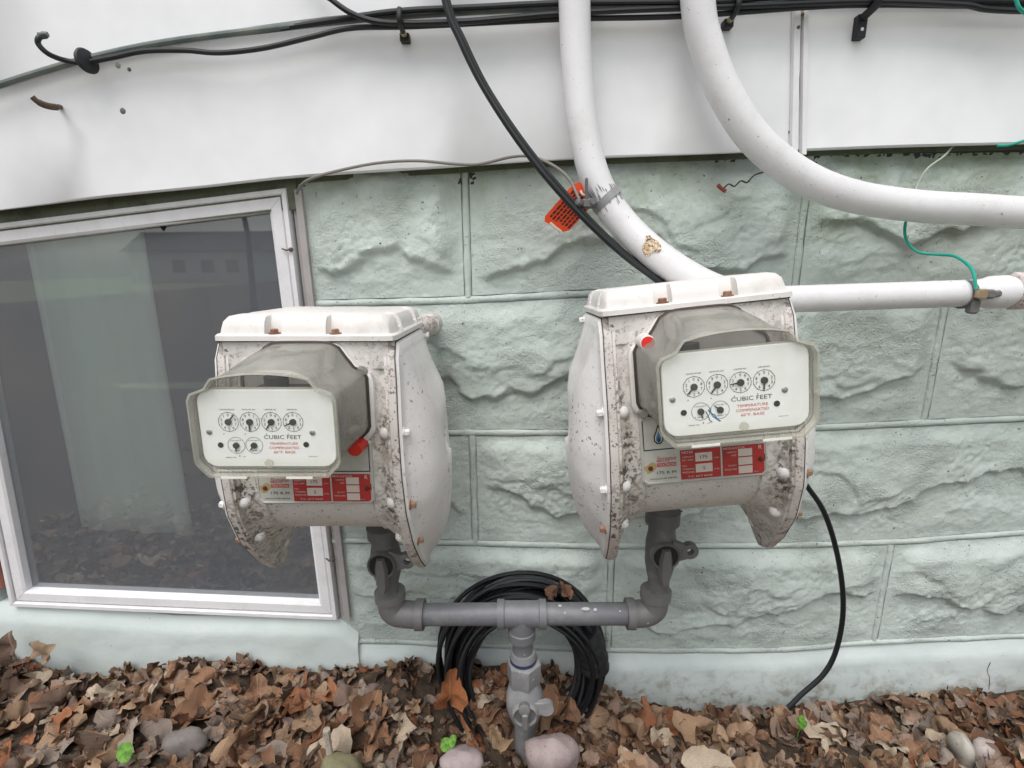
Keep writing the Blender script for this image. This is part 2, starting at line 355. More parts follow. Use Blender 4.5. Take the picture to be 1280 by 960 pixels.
def rock_block(x0, x1, course, seed, soft=1.0):
    zt, zb = ZL[course], ZL[course+1]
    nx = max(6, int((x1-x0)/.0031)); nz = 66
    U, V = np.meshgrid(np.linspace(0, 1, nx), np.linspace(0, 1, nz))
    X = x0+JH+(x1-x0-2*JH)*U
    Zt = zt(X)-JH; Zb = zb(X)+JH; Z = Zb+(Zt-Zb)*V
    ex = np.minimum(X-x0-JH, x1-JH-X); ez = np.minimum(Z-Zb, Zt-Z)
    wob = .008*fbm(X*14, Z*14, 3, seed+50)
    mk = sstep(.003, .040, ex+wob)*sstep(.002, .030, ez+wob*.6)
    H = Zt-Zb
    R1 = .30+.30*fbm(X*3.2+seed, X*0+.5, 2, seed)+.10*np.abs(fbm(X*9, X*0, 3, seed+3))       # the main broken edge running along the block
    d1 = V-R1
    warp = .07*fbm(X*11, Z*16, 4, seed+21)
    h = .0035+.021*sstep(-.020, .030, d1+warp)*(1-.45*np.clip(d1, 0, 1))
    R2 = R1+.16+.16*fbm(X*4.5+9, X*0+3.3, 3, seed+7)
    m2 = sstep(-.05, .3, fbm(X*3.3+4, Z*2, 2, seed+9))
    h += .0085*m2*sstep(-.015, .03, V-R2+warp)*(1-.5*np.clip(V-R2, 0, 1))
    R3 = .70+.2*fbm(X*3+5, X*0+6.6, 2, seed+13); h -= .007*sstep(-.10, .16, V-R3)*sstep(-.2, .2, fbm(X*3, Z*3, 2, seed+15))
    h += .0065*fbm(X*7, Z*9, 4, seed+30) - .004*np.abs(fbm(X*6+3, Z*10, 3, seed+33))
    peb = sstep(.0, .4, fbm(X*8, Z*8, 2, seed+41)); h += .0034*peb*fbm(X*110, Z*110, 2, seed+44)+.0014*fbm(X*38, Z*46, 3, seed+45)
    R4 = .55+.35*fbm(X*2.6+7, X*0+1.3, 3, seed+19); h += .0045*sstep(-.01, .02, (V-R4)+.5*(U-.5)*np.sign(((seed*7) % 3)-1)+warp)*sstep(-.05, .2, fbm(X*4, Z*3, 2, seed+23))
    rd = 1-np.abs(fbm(X*13+2, Z*19, 3, seed+61))*2.2; h += .0022*np.clip(rd, 0, 1)**3*sstep(-.1, .25, fbm(X*5, Z*5, 2, seed+63))
    cell = np.round(fbm(X*20, Z*26, 2, seed+71)*4)/4; h += .0028*cell*sstep(-.1, .2, fbm(X*4+9, Z*5, 2, seed+73))
    h = np.clip(h*mk, -.001, .04)*soft+.0007*vnoise(X*150, Z*150, seed+81)+.0005*vnoise(X*260, Z*260, seed+82)
    Y = -h
    idx = np.arange(nx*nz).reshape(nz, nx)
    v = np.stack([X, Y, Z], -1).reshape(-1, 3)
    q = np.stack([idx[:-1, :-1], idx[:-1, 1:], idx[1:, 1:], idx[1:, :-1]], -1).reshape(-1, 4)
    # sides run back into the wall
    b = list(idx[0, :])+list(idx[1:, -1])+list(idx[-1, -2::-1])+list(idx[-2:0:-1, 0]); n0 = len(v)
    back = v[b].copy(); back[:, 1] = .05
    v = np.vstack([v, back]); nb = len(b)
    qs = [(b[i], n0+i, n0+(i+1) % nb, b[(i+1) % nb]) for i in range(nb)]
    mb = MB(); mb.add(v.tolist(), [tuple(a) for a in q.tolist()]+qs)
    return mb.build('block', M['wall'], wall, smooth=60)
sd = 3
for c_ in range(4):
    for (a, b) in VJ[c_]:
        sd += 17; rock_block(a, b, c_, sd, soft=.56)
# mortar bed: a recessed backing with proud rounded beads struck along every joint
def bead(mb, P, hw=.0056, pr=.0045):
    P = [Vector(p) for p in P]; rings = []
    for i, p in enumerate(P):
        t = (P[min(i+1, len(P)-1)]-P[max(0, i-1)]).normalized(); nrm = Vector((-t.z, 0, t.x))
        ww = hw*(1+.12*math.sin(i*1.7)+.10*random.uniform(-1, 1)); pp = pr*(1+.25*math.sin(i*.9)+.15*random.uniform(-1, 1)); r = []
        for k in range(7):
            a = PI*k/6; r.append(tuple(p+nrm*math.cos(a)*ww+Vector((0, -math.sin(a)*pp+.001, 0))))
        rings.append(r)
    mb.loft(rings, closed=False, cap0=False, cap1=False)
mbm = MB()
for k in range(1, 5):
    for (a, b) in ((-2.2, WXL-.01), (WXR+.004, 2.56)):
        xs = np.arange(a, b, .02); bead(mbm, [(x, .001, float(ZL[k](x))) for x in xs])
for c_ in range(4):
    for (a, b) in VJ[c_][:-1]:
        if abs(b-(WXL-.004)) < 1e-6: continue
        z1 = float(ZL[c_](b)); z0 = float(ZL[c_+1](b)); bead(mbm, [(b, .001, z1-(z1-z0)*t) for t in np.linspace(.02, .98, 12)])
mbm.box((-2.2, .004, -.64), (WXL-.01, .05, .22)); mbm.box((WXR+.004, .004, -.64), (2.56, .05, .22))
mbm.build('mortar', M['wall'], wall, smooth=60)
# footing band under the last joint, and the smooth parged sill under the window
def slab(name, xs, top, bot, proj, m, amp, seed, parent, nz=26):
    xs = np.asarray(xs); X, V = np.meshgrid(xs, np.linspace(0, 1, nz)); Zt = np.array([top(x) for x in xs])[None, :]; Zb = np.array([bot(x) for x in xs])[None, :]
    Z = Zb+(Zt-Zb)*V
    Y = -proj*sstep(0, .03, Zt-Z)-amp*fbm(X*6, Z*6, 4, seed)-amp*.25*fbm(X*40, Z*40, 2, seed+5)
    idx = np.arange(X.size).reshape(X.shape); v = np.stack([X, Y, Z], -1).reshape(-1, 3)
    q = np.stack([idx[:-1, :-1], idx[:-1, 1:], idx[1:, 1:], idx[1:, :-1]], -1).reshape(-1, 4)
    b = list(idx[0, :])+list(idx[1:, -1])+list(idx[-1, -2::-1])+list(idx[-2:0:-1, 0]); n0 = len(v); back = v[b].copy(); back[:, 1] = .05
    v = np.vstack([v, back]); nb = len(b)
    mb = MB(); mb.add(v.tolist(), [tuple(a) for a in q.tolist()]+[(b[i], n0+i, n0+(i+1) % nb, b[(i+1) % nb]) for i in range(nb)])
    return mb.build(name, m, parent, smooth=60)
XS = at(452, 800).x
slab('footing', np.arange(XS-.03, 2.57, .01), lambda x: float(ZL[4](x))-.0065, lambda x: -.86, .009, M['footing'], .004, 5, wall)
ssx = [at(-40, 752, 0).x-.5, at(21, 754).x, at(220, 770).x, at(425, 773).x, XS+.004]; ssz = [at(0, 750).z, at(21, 754).z, at(220, 770).z, at(425, 773).z, at(452, 795).z]
slab('window_sill', np.arange(-2.2, XS+.002, .01), lambda x: float(np.interp(x, ssx, ssz))+.002, lambda x: -.86, .0125, M['footing'], .003, 9, wall)

# ------------------------------------------------------------------ siding above
sid = thing('house_siding', 'white painted siding boards hanging over the top of the block wall', 'siding')
SY = -.034
def curve_fn(pts, Y):
    P = sorted([(at(*p, Y).x, at(*p, Y).z) for p in pts]); C_ = catmull([(p[0], 0, p[1]) for p in P], 10)
    xs = [c.x for c in C_]; zs = [c.z for c in C_]; s0 = (zs[5]-zs[0])/(xs[5]-xs[0]); s1 = (zs[-1]-zs[-6])/(xs[-1]-xs[-6])
    def f(x):
        if x < xs[0]: return zs[0]+s0*.5*max(x-xs[0], -.5)
        if x > xs[-1]: return zs[-1]+s1*min(x-xs[-1], .15)
        return float(np.interp(x, xs, zs))
    return f
sbot = curve_fn([(0, 262), (120, 247), (250, 234), (370, 221), (540, 210), (700, 199), (900, 191), (1100, 183), (1279, 178)], SY)
sseam = curve_fn([(0, 108), (100, 80), (220, 55), (430, 26), (640, 12), (860, 6), (1100, 4), (1279, 2)], SY)
def board(name, x0, x1, top, bot, y0, th, m, n=60, lip=.0):
    rings = []
    for x in np.linspace(x0, x1, n):
        wv = .0012*math.sin(x*7)+.0008*math.sin(x*17+1)
        t, b = top(x), bot(x)
        rings.append([(x, y0+wv, b+.002), (x, y0+wv-.0005, (t+b)/2), (x, y0+wv, t), (x, y0+th, t), (x, y0+th, b+.0), (x, y0+.002, b)])
    mb = MB(); mb.loft(rings); return mb.build(name, m, sid, smooth=30)
XJ = at(1000, 100, SY).x
board('lower_panel', -2.6, XJ-.0015, lambda x: sseam(x)+.02, sbot, SY, .008, M['siding'])
board('lower_panel', XJ+.0015, 2.7, lambda x: sseam(x)+.02, lambda x: sbot(x)-.001, SY, .008, M['siding'])
board('upper_board', -2.6, 2.7, lambda x: 1.6, sseam, SY-.010, .009, M['siding'])
mb = MB(); mb.box((-2.6, .0, .17), (2.7, .05, 1.6)); mb.build('sheathing', M['room'], sid, smooth=0)
# green mouldy batten in the shade under the left panel
mb = MB(); rings = []
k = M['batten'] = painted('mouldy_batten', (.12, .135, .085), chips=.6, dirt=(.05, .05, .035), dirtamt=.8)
for x in np.linspace(-2.4, at(372, 224).x, 40):
    b = sbot(x); rings.append([(x, -.008, b-.040), (x, -.008, b+.02), (x, .03, b+.02), (x, .03, b-.040)])
mb.loft(rings); mb.build('batten', M['batten'], sid)
mb = MB(); xs = np.linspace(WXR, 2.56, 80); rings = []
for x in xs:
    b = sbot(x); rings.append([(x, -.006, b-.004), (x, -.006, b+.03), (x, .03, b+.03), (x, .03, b-.004)])
mb.loft(rings); mb.build('batten', M['batten'], sid)
for (pa, pb, wd) in (((998, -40), (993, 191), .010), ((1008, -40), (1005, 193), .008)):
    a = at(*pa, SY-.006); b = at(*pb, SY-.006); mb = MB()
    mb.loft([[(p.x-wd/2, SY-.0012, p.z), (p.x-wd/2+.001, SY-.007, p.z), (p.x+wd/2-.001, SY-.007, p.z), (p.x+wd/2, SY-.0012, p.z)] for p in (b, a)])
    mb.build('cover_strip', M['trim'], sid)
# screws, holes in the siding
def screw(px, py, Y, r=.003, m='steel', parent=None, name='screw', lab=None):
    p = at(px, py, Y); mb = MB(); mb.lathe(p, (0, -1, 0), [(-.002, r), (.0008, r), (.0018, r*.6), (.0019, 0)], 10)
    return mb.build(name, M[m], parent)
screw(154, 139, SY, .0042, 'valve', sid); screw(162, 87, SY, .0026, 'valve', sid); screw(148, 82, SY, .0036, 'palewire', sid); screw(998, 34, SY-.007, .0022, 'rust', sid); screw(1003, 18, SY-.007, .0022, 'rust', sid); screw(988, 165, SY, .003, 'rust', sid)

# ------------------------------------------------------------------ basement window
win = thing('basement_window', 'white framed basement window with grey screened glass left of the meters', 'window')
TR = at(361, 236); BR = at(424, 770); BL = at(20, 753); TL = Vector((BL.x+.035, 0, at(0, 279).z-.012))
def inset(q, d):
    c = sum(q, Vector())/4; out = []
    for i in range(4):
        p = q[i]; a = (q[(i-1) % 4]-p).normalized(); b = (q[(i+1) % 4]-p).normalized()
        out.append(p+(a+b)*d/max(.5, abs(a.cross(b).y)))
    return out
def mframe(quad, w0, w1, y0, y1, name, m, parent, step=.0015):
    A = inset(quad, w0); B = inset(quad, w1); k = (w1-w0)
    for i in range(4):
        j = (i+1) % 4; g = (A[j]-A[i]).normalized()*.0003
        def pr(a, b):
            n_ = (b-a); return [(a.x, y1, a.z), (a.x, y0+step, a.z), (a.x+n_.x*.08, y0, a.z+n_.z*.08), (a.x+n_.x*.80, y0, a.z+n_.z*.80), (b.x, y0+step*1.6, b.z), (b.x, y1, b.z)]
        mb = MB(); mb.loft([pr(A[i]+g, B[i]+g), pr(A[j]-g, B[j]-g)]); mb.build(name, m, parent, smooth=25)
Q = [TL, TR, BR, BL]
mframe(Q, 0, .0085, -.012, .02, 'outer_frame', M['trim'], win)
mframe(Q, .0100, .030, -.0085, .02, 'sash_rail', M['trim'], win)
G = inset(Q, .027); mb = MB(); GV = [(p.x, .006, p.z) for p in G]+[(p.x, .009, p.z) for p in G]; mb.add(GV, [(3, 2, 1, 0)], 0); mb.f += [(4, 5, 6, 7), (0, 1, 5, 4), (1, 2, 6, 5), (2, 3, 7, 6), (3, 0, 4, 7)]; mb.m += [1]*5
k = bpy.data.materials.new('glass_back'); k.use_nodes = True; tb = k.node_tree.nodes.new('ShaderNodeBsdfTransparent'); k.node_tree.links.new(tb.outputs[0], k.node_tree.nodes['Material Output'].inputs[0])
mb.build('pane', [M['glass'], k], win, smooth=0)
# jamb strip at the right, turnbuttons, hole in the glass
mb = MB(); a0, a1 = at(364, 238), at(427, 770); rings = []
for t in np.linspace(0, 1, 20):
    p = a0.lerp(a1, t); rings.append([(p.x+.001, -.002, p.z), (p.x+.007, -.001, p.z), (p.x+.0075, -.008, p.z), (p.x+.018, -.009, p.z), (p.x+.0185, .03, p.z), (p.x+.001, .03, p.z)])
mb.loft(rings); mb.build('jamb', M['jamb'], win)
for (px, py) in ((364, 312), (417, 699)):
    p = at(px, py, -.012); mb = MB(); mb.lathe(p, (0, -1, 0), [(0, .0032), (.003, .003), (.004, .0015)], 12); mb.tube([p+Vector((0, -.003, 0)), p+Vector((-.006, -.004, -.001)), p+Vector((-.014, .001, .0015))], .0012, 8); mb.build('catch', M['rust'], win)
p = at(204, 285, .0055); mb = MB(); mb.add([(p.x+.004*math.cos(a)*(1+.4*math.sin(3*a)), .0054, p.z+.004*math.sin(a)) for a in np.linspace(0, 2*PI, 12, endpoint=False)], [tuple(range(12))]); mb.build('chip', M['hole'], win)
# room behind, with a hanging cloth
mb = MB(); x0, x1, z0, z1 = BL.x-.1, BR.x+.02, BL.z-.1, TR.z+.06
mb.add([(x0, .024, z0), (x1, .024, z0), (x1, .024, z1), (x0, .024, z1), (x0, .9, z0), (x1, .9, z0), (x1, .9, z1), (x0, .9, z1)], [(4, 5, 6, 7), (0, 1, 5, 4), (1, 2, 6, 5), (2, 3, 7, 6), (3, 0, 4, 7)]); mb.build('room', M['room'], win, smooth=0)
cur = thing('window_curtain', 'pale green cloth hanging inside the basement window glass', 'curtain')
mb = MB(); c0 = [at(22, 250, .026), at(172, 235, .026), at(243, 668, .026), at(101, 660, .026)]; nn = 26; vs = []; 
for i in range(nn):
    for j in range(12):
        u = i/(nn-1); v = j/11; p = c0[0].lerp(c0[1], u).lerp(c0[3].lerp(c0[2], u), v); vs.append((p.x, .026+.004*math.sin(u*17+v)+.002*math.sin(u*40), p.z))
mb.add(vs, [(i*12+j, (i+1)*12+j, (i+1)*12+j+1, i*12+j+1) for i in range(nn-1) for j in range(11)])
o = mb.build('cloth', M['curtain'], cur); s_ = o.modifiers.new('thickness', 'SOLIDIFY'); s_.thickness = .0015
# brick edge left of the window
bs = thing('brick_pier', 'strip of old red brick at the left edge beside the window frame', 'brick pier')
for k_ in range(5):
    z = -.62+k_*.0 + .0; zz = BL.z+.03+k_*.068; mb = MB(); mb.box((WXL-.028, -.006, zz), (WXL+.012, .04, zz+.060), bev=.003); mb.build('brick', M['brick'], bs)

# ------------------------------------------------------------------ gas meters
def shield(cy=.09, cz=-.15, n=64):
    P = [(0, 0), (-.003, -.045), (-.011, -.09), (-.014, -.15), (-.007, -.20), (.016, -.25), (.050, -.292), (.078, -.318), (.090, -.323), (.102, -.318), (.130, -.292), (.164, -.25), (.187, -.20), (.194, -.15), (.191, -.09), (.183, -.045), (.18, 0), (.135, .0005), (.09, .0005), (.045, .0005)]
    return resample(P, cy, cz, n)
def dee(cy=.09, cz=-.15, n=64, r=.088, zb=-.165):
    P = [(.002, 0), (.002, -.05), (.002, -.10), (.002, zb)]+[(.09-r*math.cos(a), zb-r*math.sin(a)) for a in np.linspace(0, PI, 20)[1:-1]]+[(.178, zb), (.178, -.1), (.178, -.05), (.178, 0), (.135, .0), (.09, .0), (.045, .0)]
    return resample(P, cy, cz, n)
def resample(P, cy, cz, n):
    """cast rays from the centre onto the closed outline at n even angles"""
    out = []
    for k in range(n):
        a = 2*PI*k/n+.01; dx, dz = math.cos(a), math.sin(a); best = 0
        for i in range(len(P)):
            y0, z0 = P[i][0]-cy, P[i][1]-cz; y1, z1 = P[(i+1) % len(P)][0]-cy, P[(i+1) % len(P)][1]-cz
            ey, ez = y1-y0, z1-z0; den = dx*ez-dz*ey
            if abs(den) < 1e-12: continue
            t = (y0*ez-z0*ey)/den; u = (y0*dz-z0*dx)/den
            if t > 0 and -1e-6 <= u <= 1+1e-6: best = max(best, t)
        out.append((cy+dx*best, cz+dz*best))
    return out
SH = shield(); DE = dee()
def sec(A, B, t, x, s=1.0):
    return [(x*(1+.10*min(1, max(0, -(a[1]*(1-t)+b[1]*t)/.3))*(1-t)), .09+((a[0]*(1-t)+b[0]*t)-.09)*s, -.15+((a[1]*(1-t)+b[1]*t)+.15)*s) for a, b in zip(A, B)]
def hood_outline(top, sh, hw, dw, bot, y, n=13, ch=.012, ex=2.6):
    """octagonal lower box with a step up into an arched dome; goes round from bottom left"""
    L = [(-hw+ch, bot), (hw-ch, bot), (hw-.002, bot+ch*.9), (hw, bot+ch+.004), (hw, sh-.012), (hw-.003, sh-.006), (dw+.006, sh-.001), (dw+.001, sh+.006)]
    for k in range(n):
        a = k/(n-1); x = dw*(1-2*a); L.append((x*.985, sh+.008+(top-sh-.008)*(1-abs(2*a-1)**ex)))
    L += [(-dw-.001, sh+.006), (-dw-.006, sh-.001), (-hw+.003, sh-.006), (-hw, sh-.012), (-hw, bot+ch+.004), (-hw+.002, bot+ch*.9)]
    return [(x, y, z) for x, z in L]
def bolt(o, ax, r, m, parent, name='bolt', h=.006):
    mb = MB(); mb.lathe(o, ax, [(0, r*1.45), (.0012, r*1.45)], 14); mb.lathe(Vector(o)+Vector(ax)*.0012, ax, [(0, r), (h*.75, r), (h, r*.75)], hexn=6)
    return mb.build(name, m, parent, smooth=25)
def make_meter(name, label, loc, rot, which):
    T = thing(name, label, 'gas meter', loc, rot, 'gas meters on the wall')
    # casting between the two covers
    mb = MB()
    mb.loft([sec(SH, DE, 0, -.089, .985), sec(SH, DE, .0, -.084, .985), sec(SH, DE, .12, -.0835, .955), sec(SH, DE, .45, -.078, .95), sec(SH, DE, .75, -.072, .985), sec(SH, DE, 1, -.068, 1.02), sec(SH, DE, 1, -.0635, 1.02), sec(SH, DE, 1, -.0615, .995),
             sec(SH, DE, 1, -.02, .99), sec(SH, DE, 1, .02, .99), sec(SH, DE, 1, .0615, .995), sec(SH, DE, 1, .0635, 1.02), sec(SH, DE, 1, .068, 1.02), sec(SH, DE, .75, .072, .985), sec(SH, DE, .45, .078, .95), sec(SH, DE, .12, .0835, .955), sec(SH, DE, 0, .084, .985), sec(SH, DE, 0, .089, .985)])
    mb.box((-.0895, .0012, -.03), (.0895, .178, .0004))
    mb.build('casting', M['meter_body'], T, smooth=40)
    for s in (-1, 1):
        mb = MB(); xs = [.0868, .0878, .0948, .0958]; sc_ = [.990, 1.0, 1.0, .99]
        mb.loft([sec(SH, DE, 0, s*x, q) for x, q in zip(xs, sc_)][::s]); mb.build('flange', M['rim'], T, smooth=30)
        mb = MB(); mb.loft([sec(SH, DE, 0, s*.0950, .992), sec(SH, DE, 0, s*.0966, .992)][::s]); mb.build('cover_gap_ring', M['gasket'], T, smooth=30)  # dark ring added to paint the shaded seam between flange and cover
        # bulging side cover
        mb = MB(); rings = []
        for q, hgt in ((.985, .0005), (.97, .004), (.90, .0055), (.87, .0085), (.78, .0185), (.68, .0265), (.55, .0325), (.40, .0365), (.25, .0385), (.12, .0392), (.02, .0394)):
            r = []
            for (x, y, z) in sec(SH, DE, 0, 1, q):
                k_ = 1/(1+math.exp((z+.050+.030*math.cos((y-.09)*22))/.0045)); hh = hgt if q > .9 else .0055+(hgt-.0055)*(.55+.45*k_)
                hh *= 1+.05*math.sin(y*40)*math.sin(z*30) if q < .9 else 1
                r.append((s*(.0958+hh+.0096*(x-1)/.1), y, z))
            rings.append(r)
        mb.loft(rings[::s], cap0=(s < 0), cap1=(s > 0)); cv = mb.build('side_cover', M['bowl'], T, smooth=50)
        for i_, ang in enumerate((28, 62, 152, 180+25, 180+58, 268, 272+35, 345)):
            if i_ == 5: y, z = .09, -.292
            else:
                k_ = int(round(ang/360*64)) % 64; y, z = SH[k_]; y = .09+(y-.09)*.925; z = -.15+(z+.15)*.925
            dull = (i_+(s > 0)) % 3 == 0 or i_ in (0, 1, 2)
            sp = .0096*min(1, max(0, -z/.3)); bolt((s*(.1000+sp), y, z), (s, 0, 0), .0042, M['bowl'] if dull else M['brass'], T)
            mb = MB(); mb.lathe((s*(.0868+sp), .09+(y-.09)*.955, -.15+(z+.15)*.955), (-s, 0, 0), [(0, .0078), (.008, .0078), (.0115, .0066), (.0138, .0042), (.0146, .001)], 16); mb.build('stud', M['bowl'], T)
    mb = MB(); mb.box((-.0935, -.0010, -.0006), (.0935, .181, .0012)); mb.build('lid_gap_strip', M['gasket'], T, smooth=0)  # added dark strip, puts the shade of the lid gap into colour
    # lid
    mb = MB(); 
    def plan(i, z, notch):
        x0, x1, y0, y1 = -.0985+i, .0985-i, -.004+i, .186-i; c = .010; P = []
        def n_(x, dx): return [(x-.0095, y0), (x-.0075, y0+notch), (x+.0075, y0+notch), (x+.0095, y0)]
        P += [(x0+c, y0)]+n_(-.033, 0)+n_(.033, 0)+[(x1-c, y0), (x1-.003, y0+.003), (x1, y0+c)]
        for y in (.045, .135): P += [(x1, y-.0095), (x1-notch, y-.0075), (x1-notch, y+.0075), (x1, y+.0095)]
        P += [(x1, y1-c), (x1-.003, y1-.003), (x1-c, y1)]+[(-x, y1-(yy-y0)) for x, yy in n_(-.033, 0)]+[(-x, y1-(yy-y0)) for x, yy in n_(.033, 0)]+[(x0+c, y1), (x0+.003, y1-.003), (x0, y1-c)]
        for y in (.135, .045): P += [(x0, y+.0095), (x0+notch, y+.0075), (x0+notch, y-.0075), (x0, y-.0095)]
        P += [(x0, y0+c), (x0+.003, y0+.003)]
        return [(x, y, z) for x, y in P]
    mb.loft([plan(0, .0008, .0001), plan(0, .006, .0001), plan(.0015, .0075, .0001), plan(.004, .0078, .012), plan(.0052, .014, .0115), plan(.007, .021, .011), plan(.011, .0258, .009), plan(.018, .0275, .005)])
    mb.build('lid', M['meter_lid'], T, smooth=32)
    for x in (-.033, .033): bolt((x, .0035, .0078), (0, 0, 1), .0044, M['brass'], T, h=.0042)
    for s in (-1, 1):
        for y in (.045, .135): bolt((s*.0915, y, .0075), (0, 0, 1), .0042, M['bowl'], T, h=.004)
    # pad the index hood is bolted to
    mb = MB(); o0 = hood_outline(.0005, -.028, .073, .053, -.112, .0, ex=5); o1 = [(x, -.006, z) for x, y, z in o0]; o2 = [(x*.97, -.008, -.06+(z+.06)*.97) for x, y, z in o0]
    mb.loft([[(x, .004, z) for x, y, z in o0], o1, o2]); mb.build('index_pad', M['meter_lid'], T, smooth=30)
    # hood
    hd = MB(); R = [hood_outline(.000, -.026, .067, .048, -.108, -.008, ex=6), hood_outline(.000, -.026, .0665, .048, -.108, -.012, ex=6), hood_outline(-.001, -.026, .066, .0475, -.108, -.030, ex=5), hood_outline(-.0040, -.027, .0655, .0465, -.108, -.055, ex=4), hood_outline(-.0105, -.028, .065, .045, -.109, -.082, ex=3), hood_outline(-.0165, -.029, .0645, .0435, -.110, -.100, ex=2.2)]
    hd.loft(R, cap0=False, cap1=False); hood = hd.build('index_hood', M['hood'], T, smooth=40); s_ = hood.modifiers.new('thickness', 'SOLIDIFY'); s_.thickness = .0014; s_.offset = -1
    # flared front rim with chamfered corners
    mb = MB(); A = hood_outline(-.0160, -.0285, .0645, .0435, -.1105, -.0985, ex=2.1); B = hood_outline(-.0145, -.0275, .0670, .0445, -.1130, -.1025, ex=2.1); C_ = hood_outline(-.0148, -.0278, .0670, .0445, -.1130, -.1055, ex=2.1); D_ = hood_outline(-.0163, -.0292, .0650, .0432, -.1112, -.1060, ex=2.1); E_ = hood_outline(-.0168, -.0297, .0643, .0425, -.1104, -.1025, ex=2.1)
    rr = [A, B, C_, D_, E_, A]; mb.loft(rr, cap0=False, cap1=False); mb.build('hood_rim', M['hoodrim'], T, smooth=30)
    mb = MB(); mb.loft([[(x*.985, -.1052, -.065+(z+.065)*.985) for x, y, z in D_], [(x*.985, -.1060, -.065+(z+.065)*.985) for x, y, z in D_]]); mb.build('lens', M['lens'], T, smooth=0)
    mb = MB(); g = [Vector((x*1.004, -.0085, z)) for x, y, z in R[0]]; g += [g[0]]; mb.tube(g, .0019, 6); mb.build('gasket', M['gasket'], T)
    mb = MB(); mb.box((-.046, -.088, -.098), (.046, -.010, -.044), bev=.003); mb.lathe((-.02, -.03, -.044), (0, 0, 1), [(0, .012), (.012, .012)], 16); mb.build('register', M['mech'], T)
    # printed index plate
    pc = Vector((-.0010, 0, -.0680)); mb = MB(); ph = .0366; pw = .0618; ro = []
    for (sx, sz) in ((1, -1), (1, 1), (-1, 1), (-1, -1)):
        r = .012
        for k_ in range(5):
            a = {(1, -1): -90, (1, 1): 0, (-1, 1): 90, (-1, -1): 180}[(sx, sz)]+k_*22.5; a = math.radians(a)
            ro.append((sx*(pw-r)+r*math.cos(a), pc.z+sz*(ph-r)+r*math.sin(a)))
    mb.loft([[(x, -.1000, z) for x, z in ro], [(x, -.1024, z) for x, z in ro], [(x*.99, -.1030, pc.z+(z-pc.z)*.985) for x, z in ro]])
    pl = mb.build('index_plate', M['plate'], T, smooth=25); pl.location = (0, .0042, 0)
    mb = MB(); bz = [(x*.985, -.0935, min(-.0305, -.065+(z+.065)*.985)) for x, y, z in hood_outline(-.0165, -.029, .0635, .0435, -.1095, 0)]; mb.loft([[(x, -.0905, z) for x, y, z in bz], bz]); mb.build('lit_gap_plate', mat('lit_gap_beige', (.60, .585, .50), .5), T, smooth=25)  # added beige plate, painted as the lit inside of the hood around the index
    # dials
    yp = -.10325
    left = which == 'L'
    angs = [(50, -97, -128, -155), (-133, -128, -174, -95)][not left]
    caps = ('1,000,000 PER REV', '100,000 PER REV', '10,000 PER REV', '1,000 PER REV')
    for i_, (x, a) in enumerate(zip((-.0348, -.0152, .0045, .0243), angs)):
        z = pc.z+.0066; mb = MB(); mb.disc(x, z, .0092, yp, 40, 0, .0088)
        for d_ in range(10):
            an = math.radians(90+(36*d_ if i_ % 2 == 0 else -36*d_)); text(mb, str(d_), x+.0067*math.cos(an), z+.0067*math.sin(an), .0026, yp)
        for d_ in range(10):
            an = math.radians(90+36*d_); mb.add([(x+r_*math.cos(an+o_), yp, z+r_*math.sin(an+o_)) for r_, o_ in ((.0088, -.03), (.0096, -.03), (.0096, .03), (.0088, .03))], [(0, 1, 2, 3)])
        text(mb, caps[i_], x, z+.0117, .0012, yp, wid=.0135-.0012*i_)
        mb.disc(x-.0055, z-.0115, .0005, yp, 8); mb.build('dial', M['print'], pl, smooth=0)
        an = math.radians(a); mb = MB(); mb.lathe((x, yp, z), (0, -1, 0), [(0, .0030), (.0012, .0030), (.0016, .0022)], 18)
        dx, dz = math.cos(an), math.sin(an); L_ = .0090
        mb.add([(x-dz*.0010, yp-.0012, z+dx*.0010), (x+dz*.0010, yp-.0012, z-dx*.0010), (x+dx*L_+dz*.0004, yp-.0008, z+dz*L_-dx*.0004), (x+dx*L_-dz*.0004, yp-.0008, z+dz*L_+dx*.0004)], [(0, 1, 2, 3)]); mb.build('pointer', M['print'], pl, smooth=0)
    for i_, (x, a) in enumerate(zip((-.0300, -.0135), ((-95, -130), (-78, 140))[not left])):
        z = pc.z-.0158; mb = MB(); mb.disc(x, z, .0080, yp, 36, 0, .00765)
        for d_ in range(4):
            an = math.radians(45+90*d_); mb.disc(x+.0066*math.cos(an), z+.0066*math.sin(an), .0004, yp, 6)
        text(mb, ('HALF FOOT', 'TWO FEET')[i_], x, z+.0046, .0011, yp, wid=.0075); text(mb, 'PER REV', x, z-.0052, .0011, yp, wid=.006); mb.build('dial', M['print'], pl, smooth=0)
        an = math.radians(a); mb = MB(); mb.lathe((x, yp, z), (0, -1, 0), [(0, .0029), (.0012, .0029), (.0016, .0022)], 18); dx, dz = math.cos(an), math.sin(an); L_ = .0064
        mb.add([(x-dz*.0009, yp-.0012, z+dx*.0009), (x+dz*.0009, yp-.0012, z-dx*.0009), (x+dx*L_+dz*.0004, yp-.0008, z+dz*L_-dx*.0004), (x+dx*L_-dz*.0004, yp-.0008, z+dz*L_+dx*.0004)], [(0, 1, 2, 3)]); mb.build('pointer', M['print'], pl, smooth=0)
    mb = MB(); text(mb, 'CUBIC FEET', .0134, pc.z-.0078, .0037, yp, 0, .0345)
    for s_, z, wd in (('TEMPERATURE', -.0141, .0262), ('COMPENSATED', -.0182, .0278), ('60°F. BASE', -.0223, .0200)): text(mb, s_, .0140, pc.z+z, .0024, yp, 1, wd)
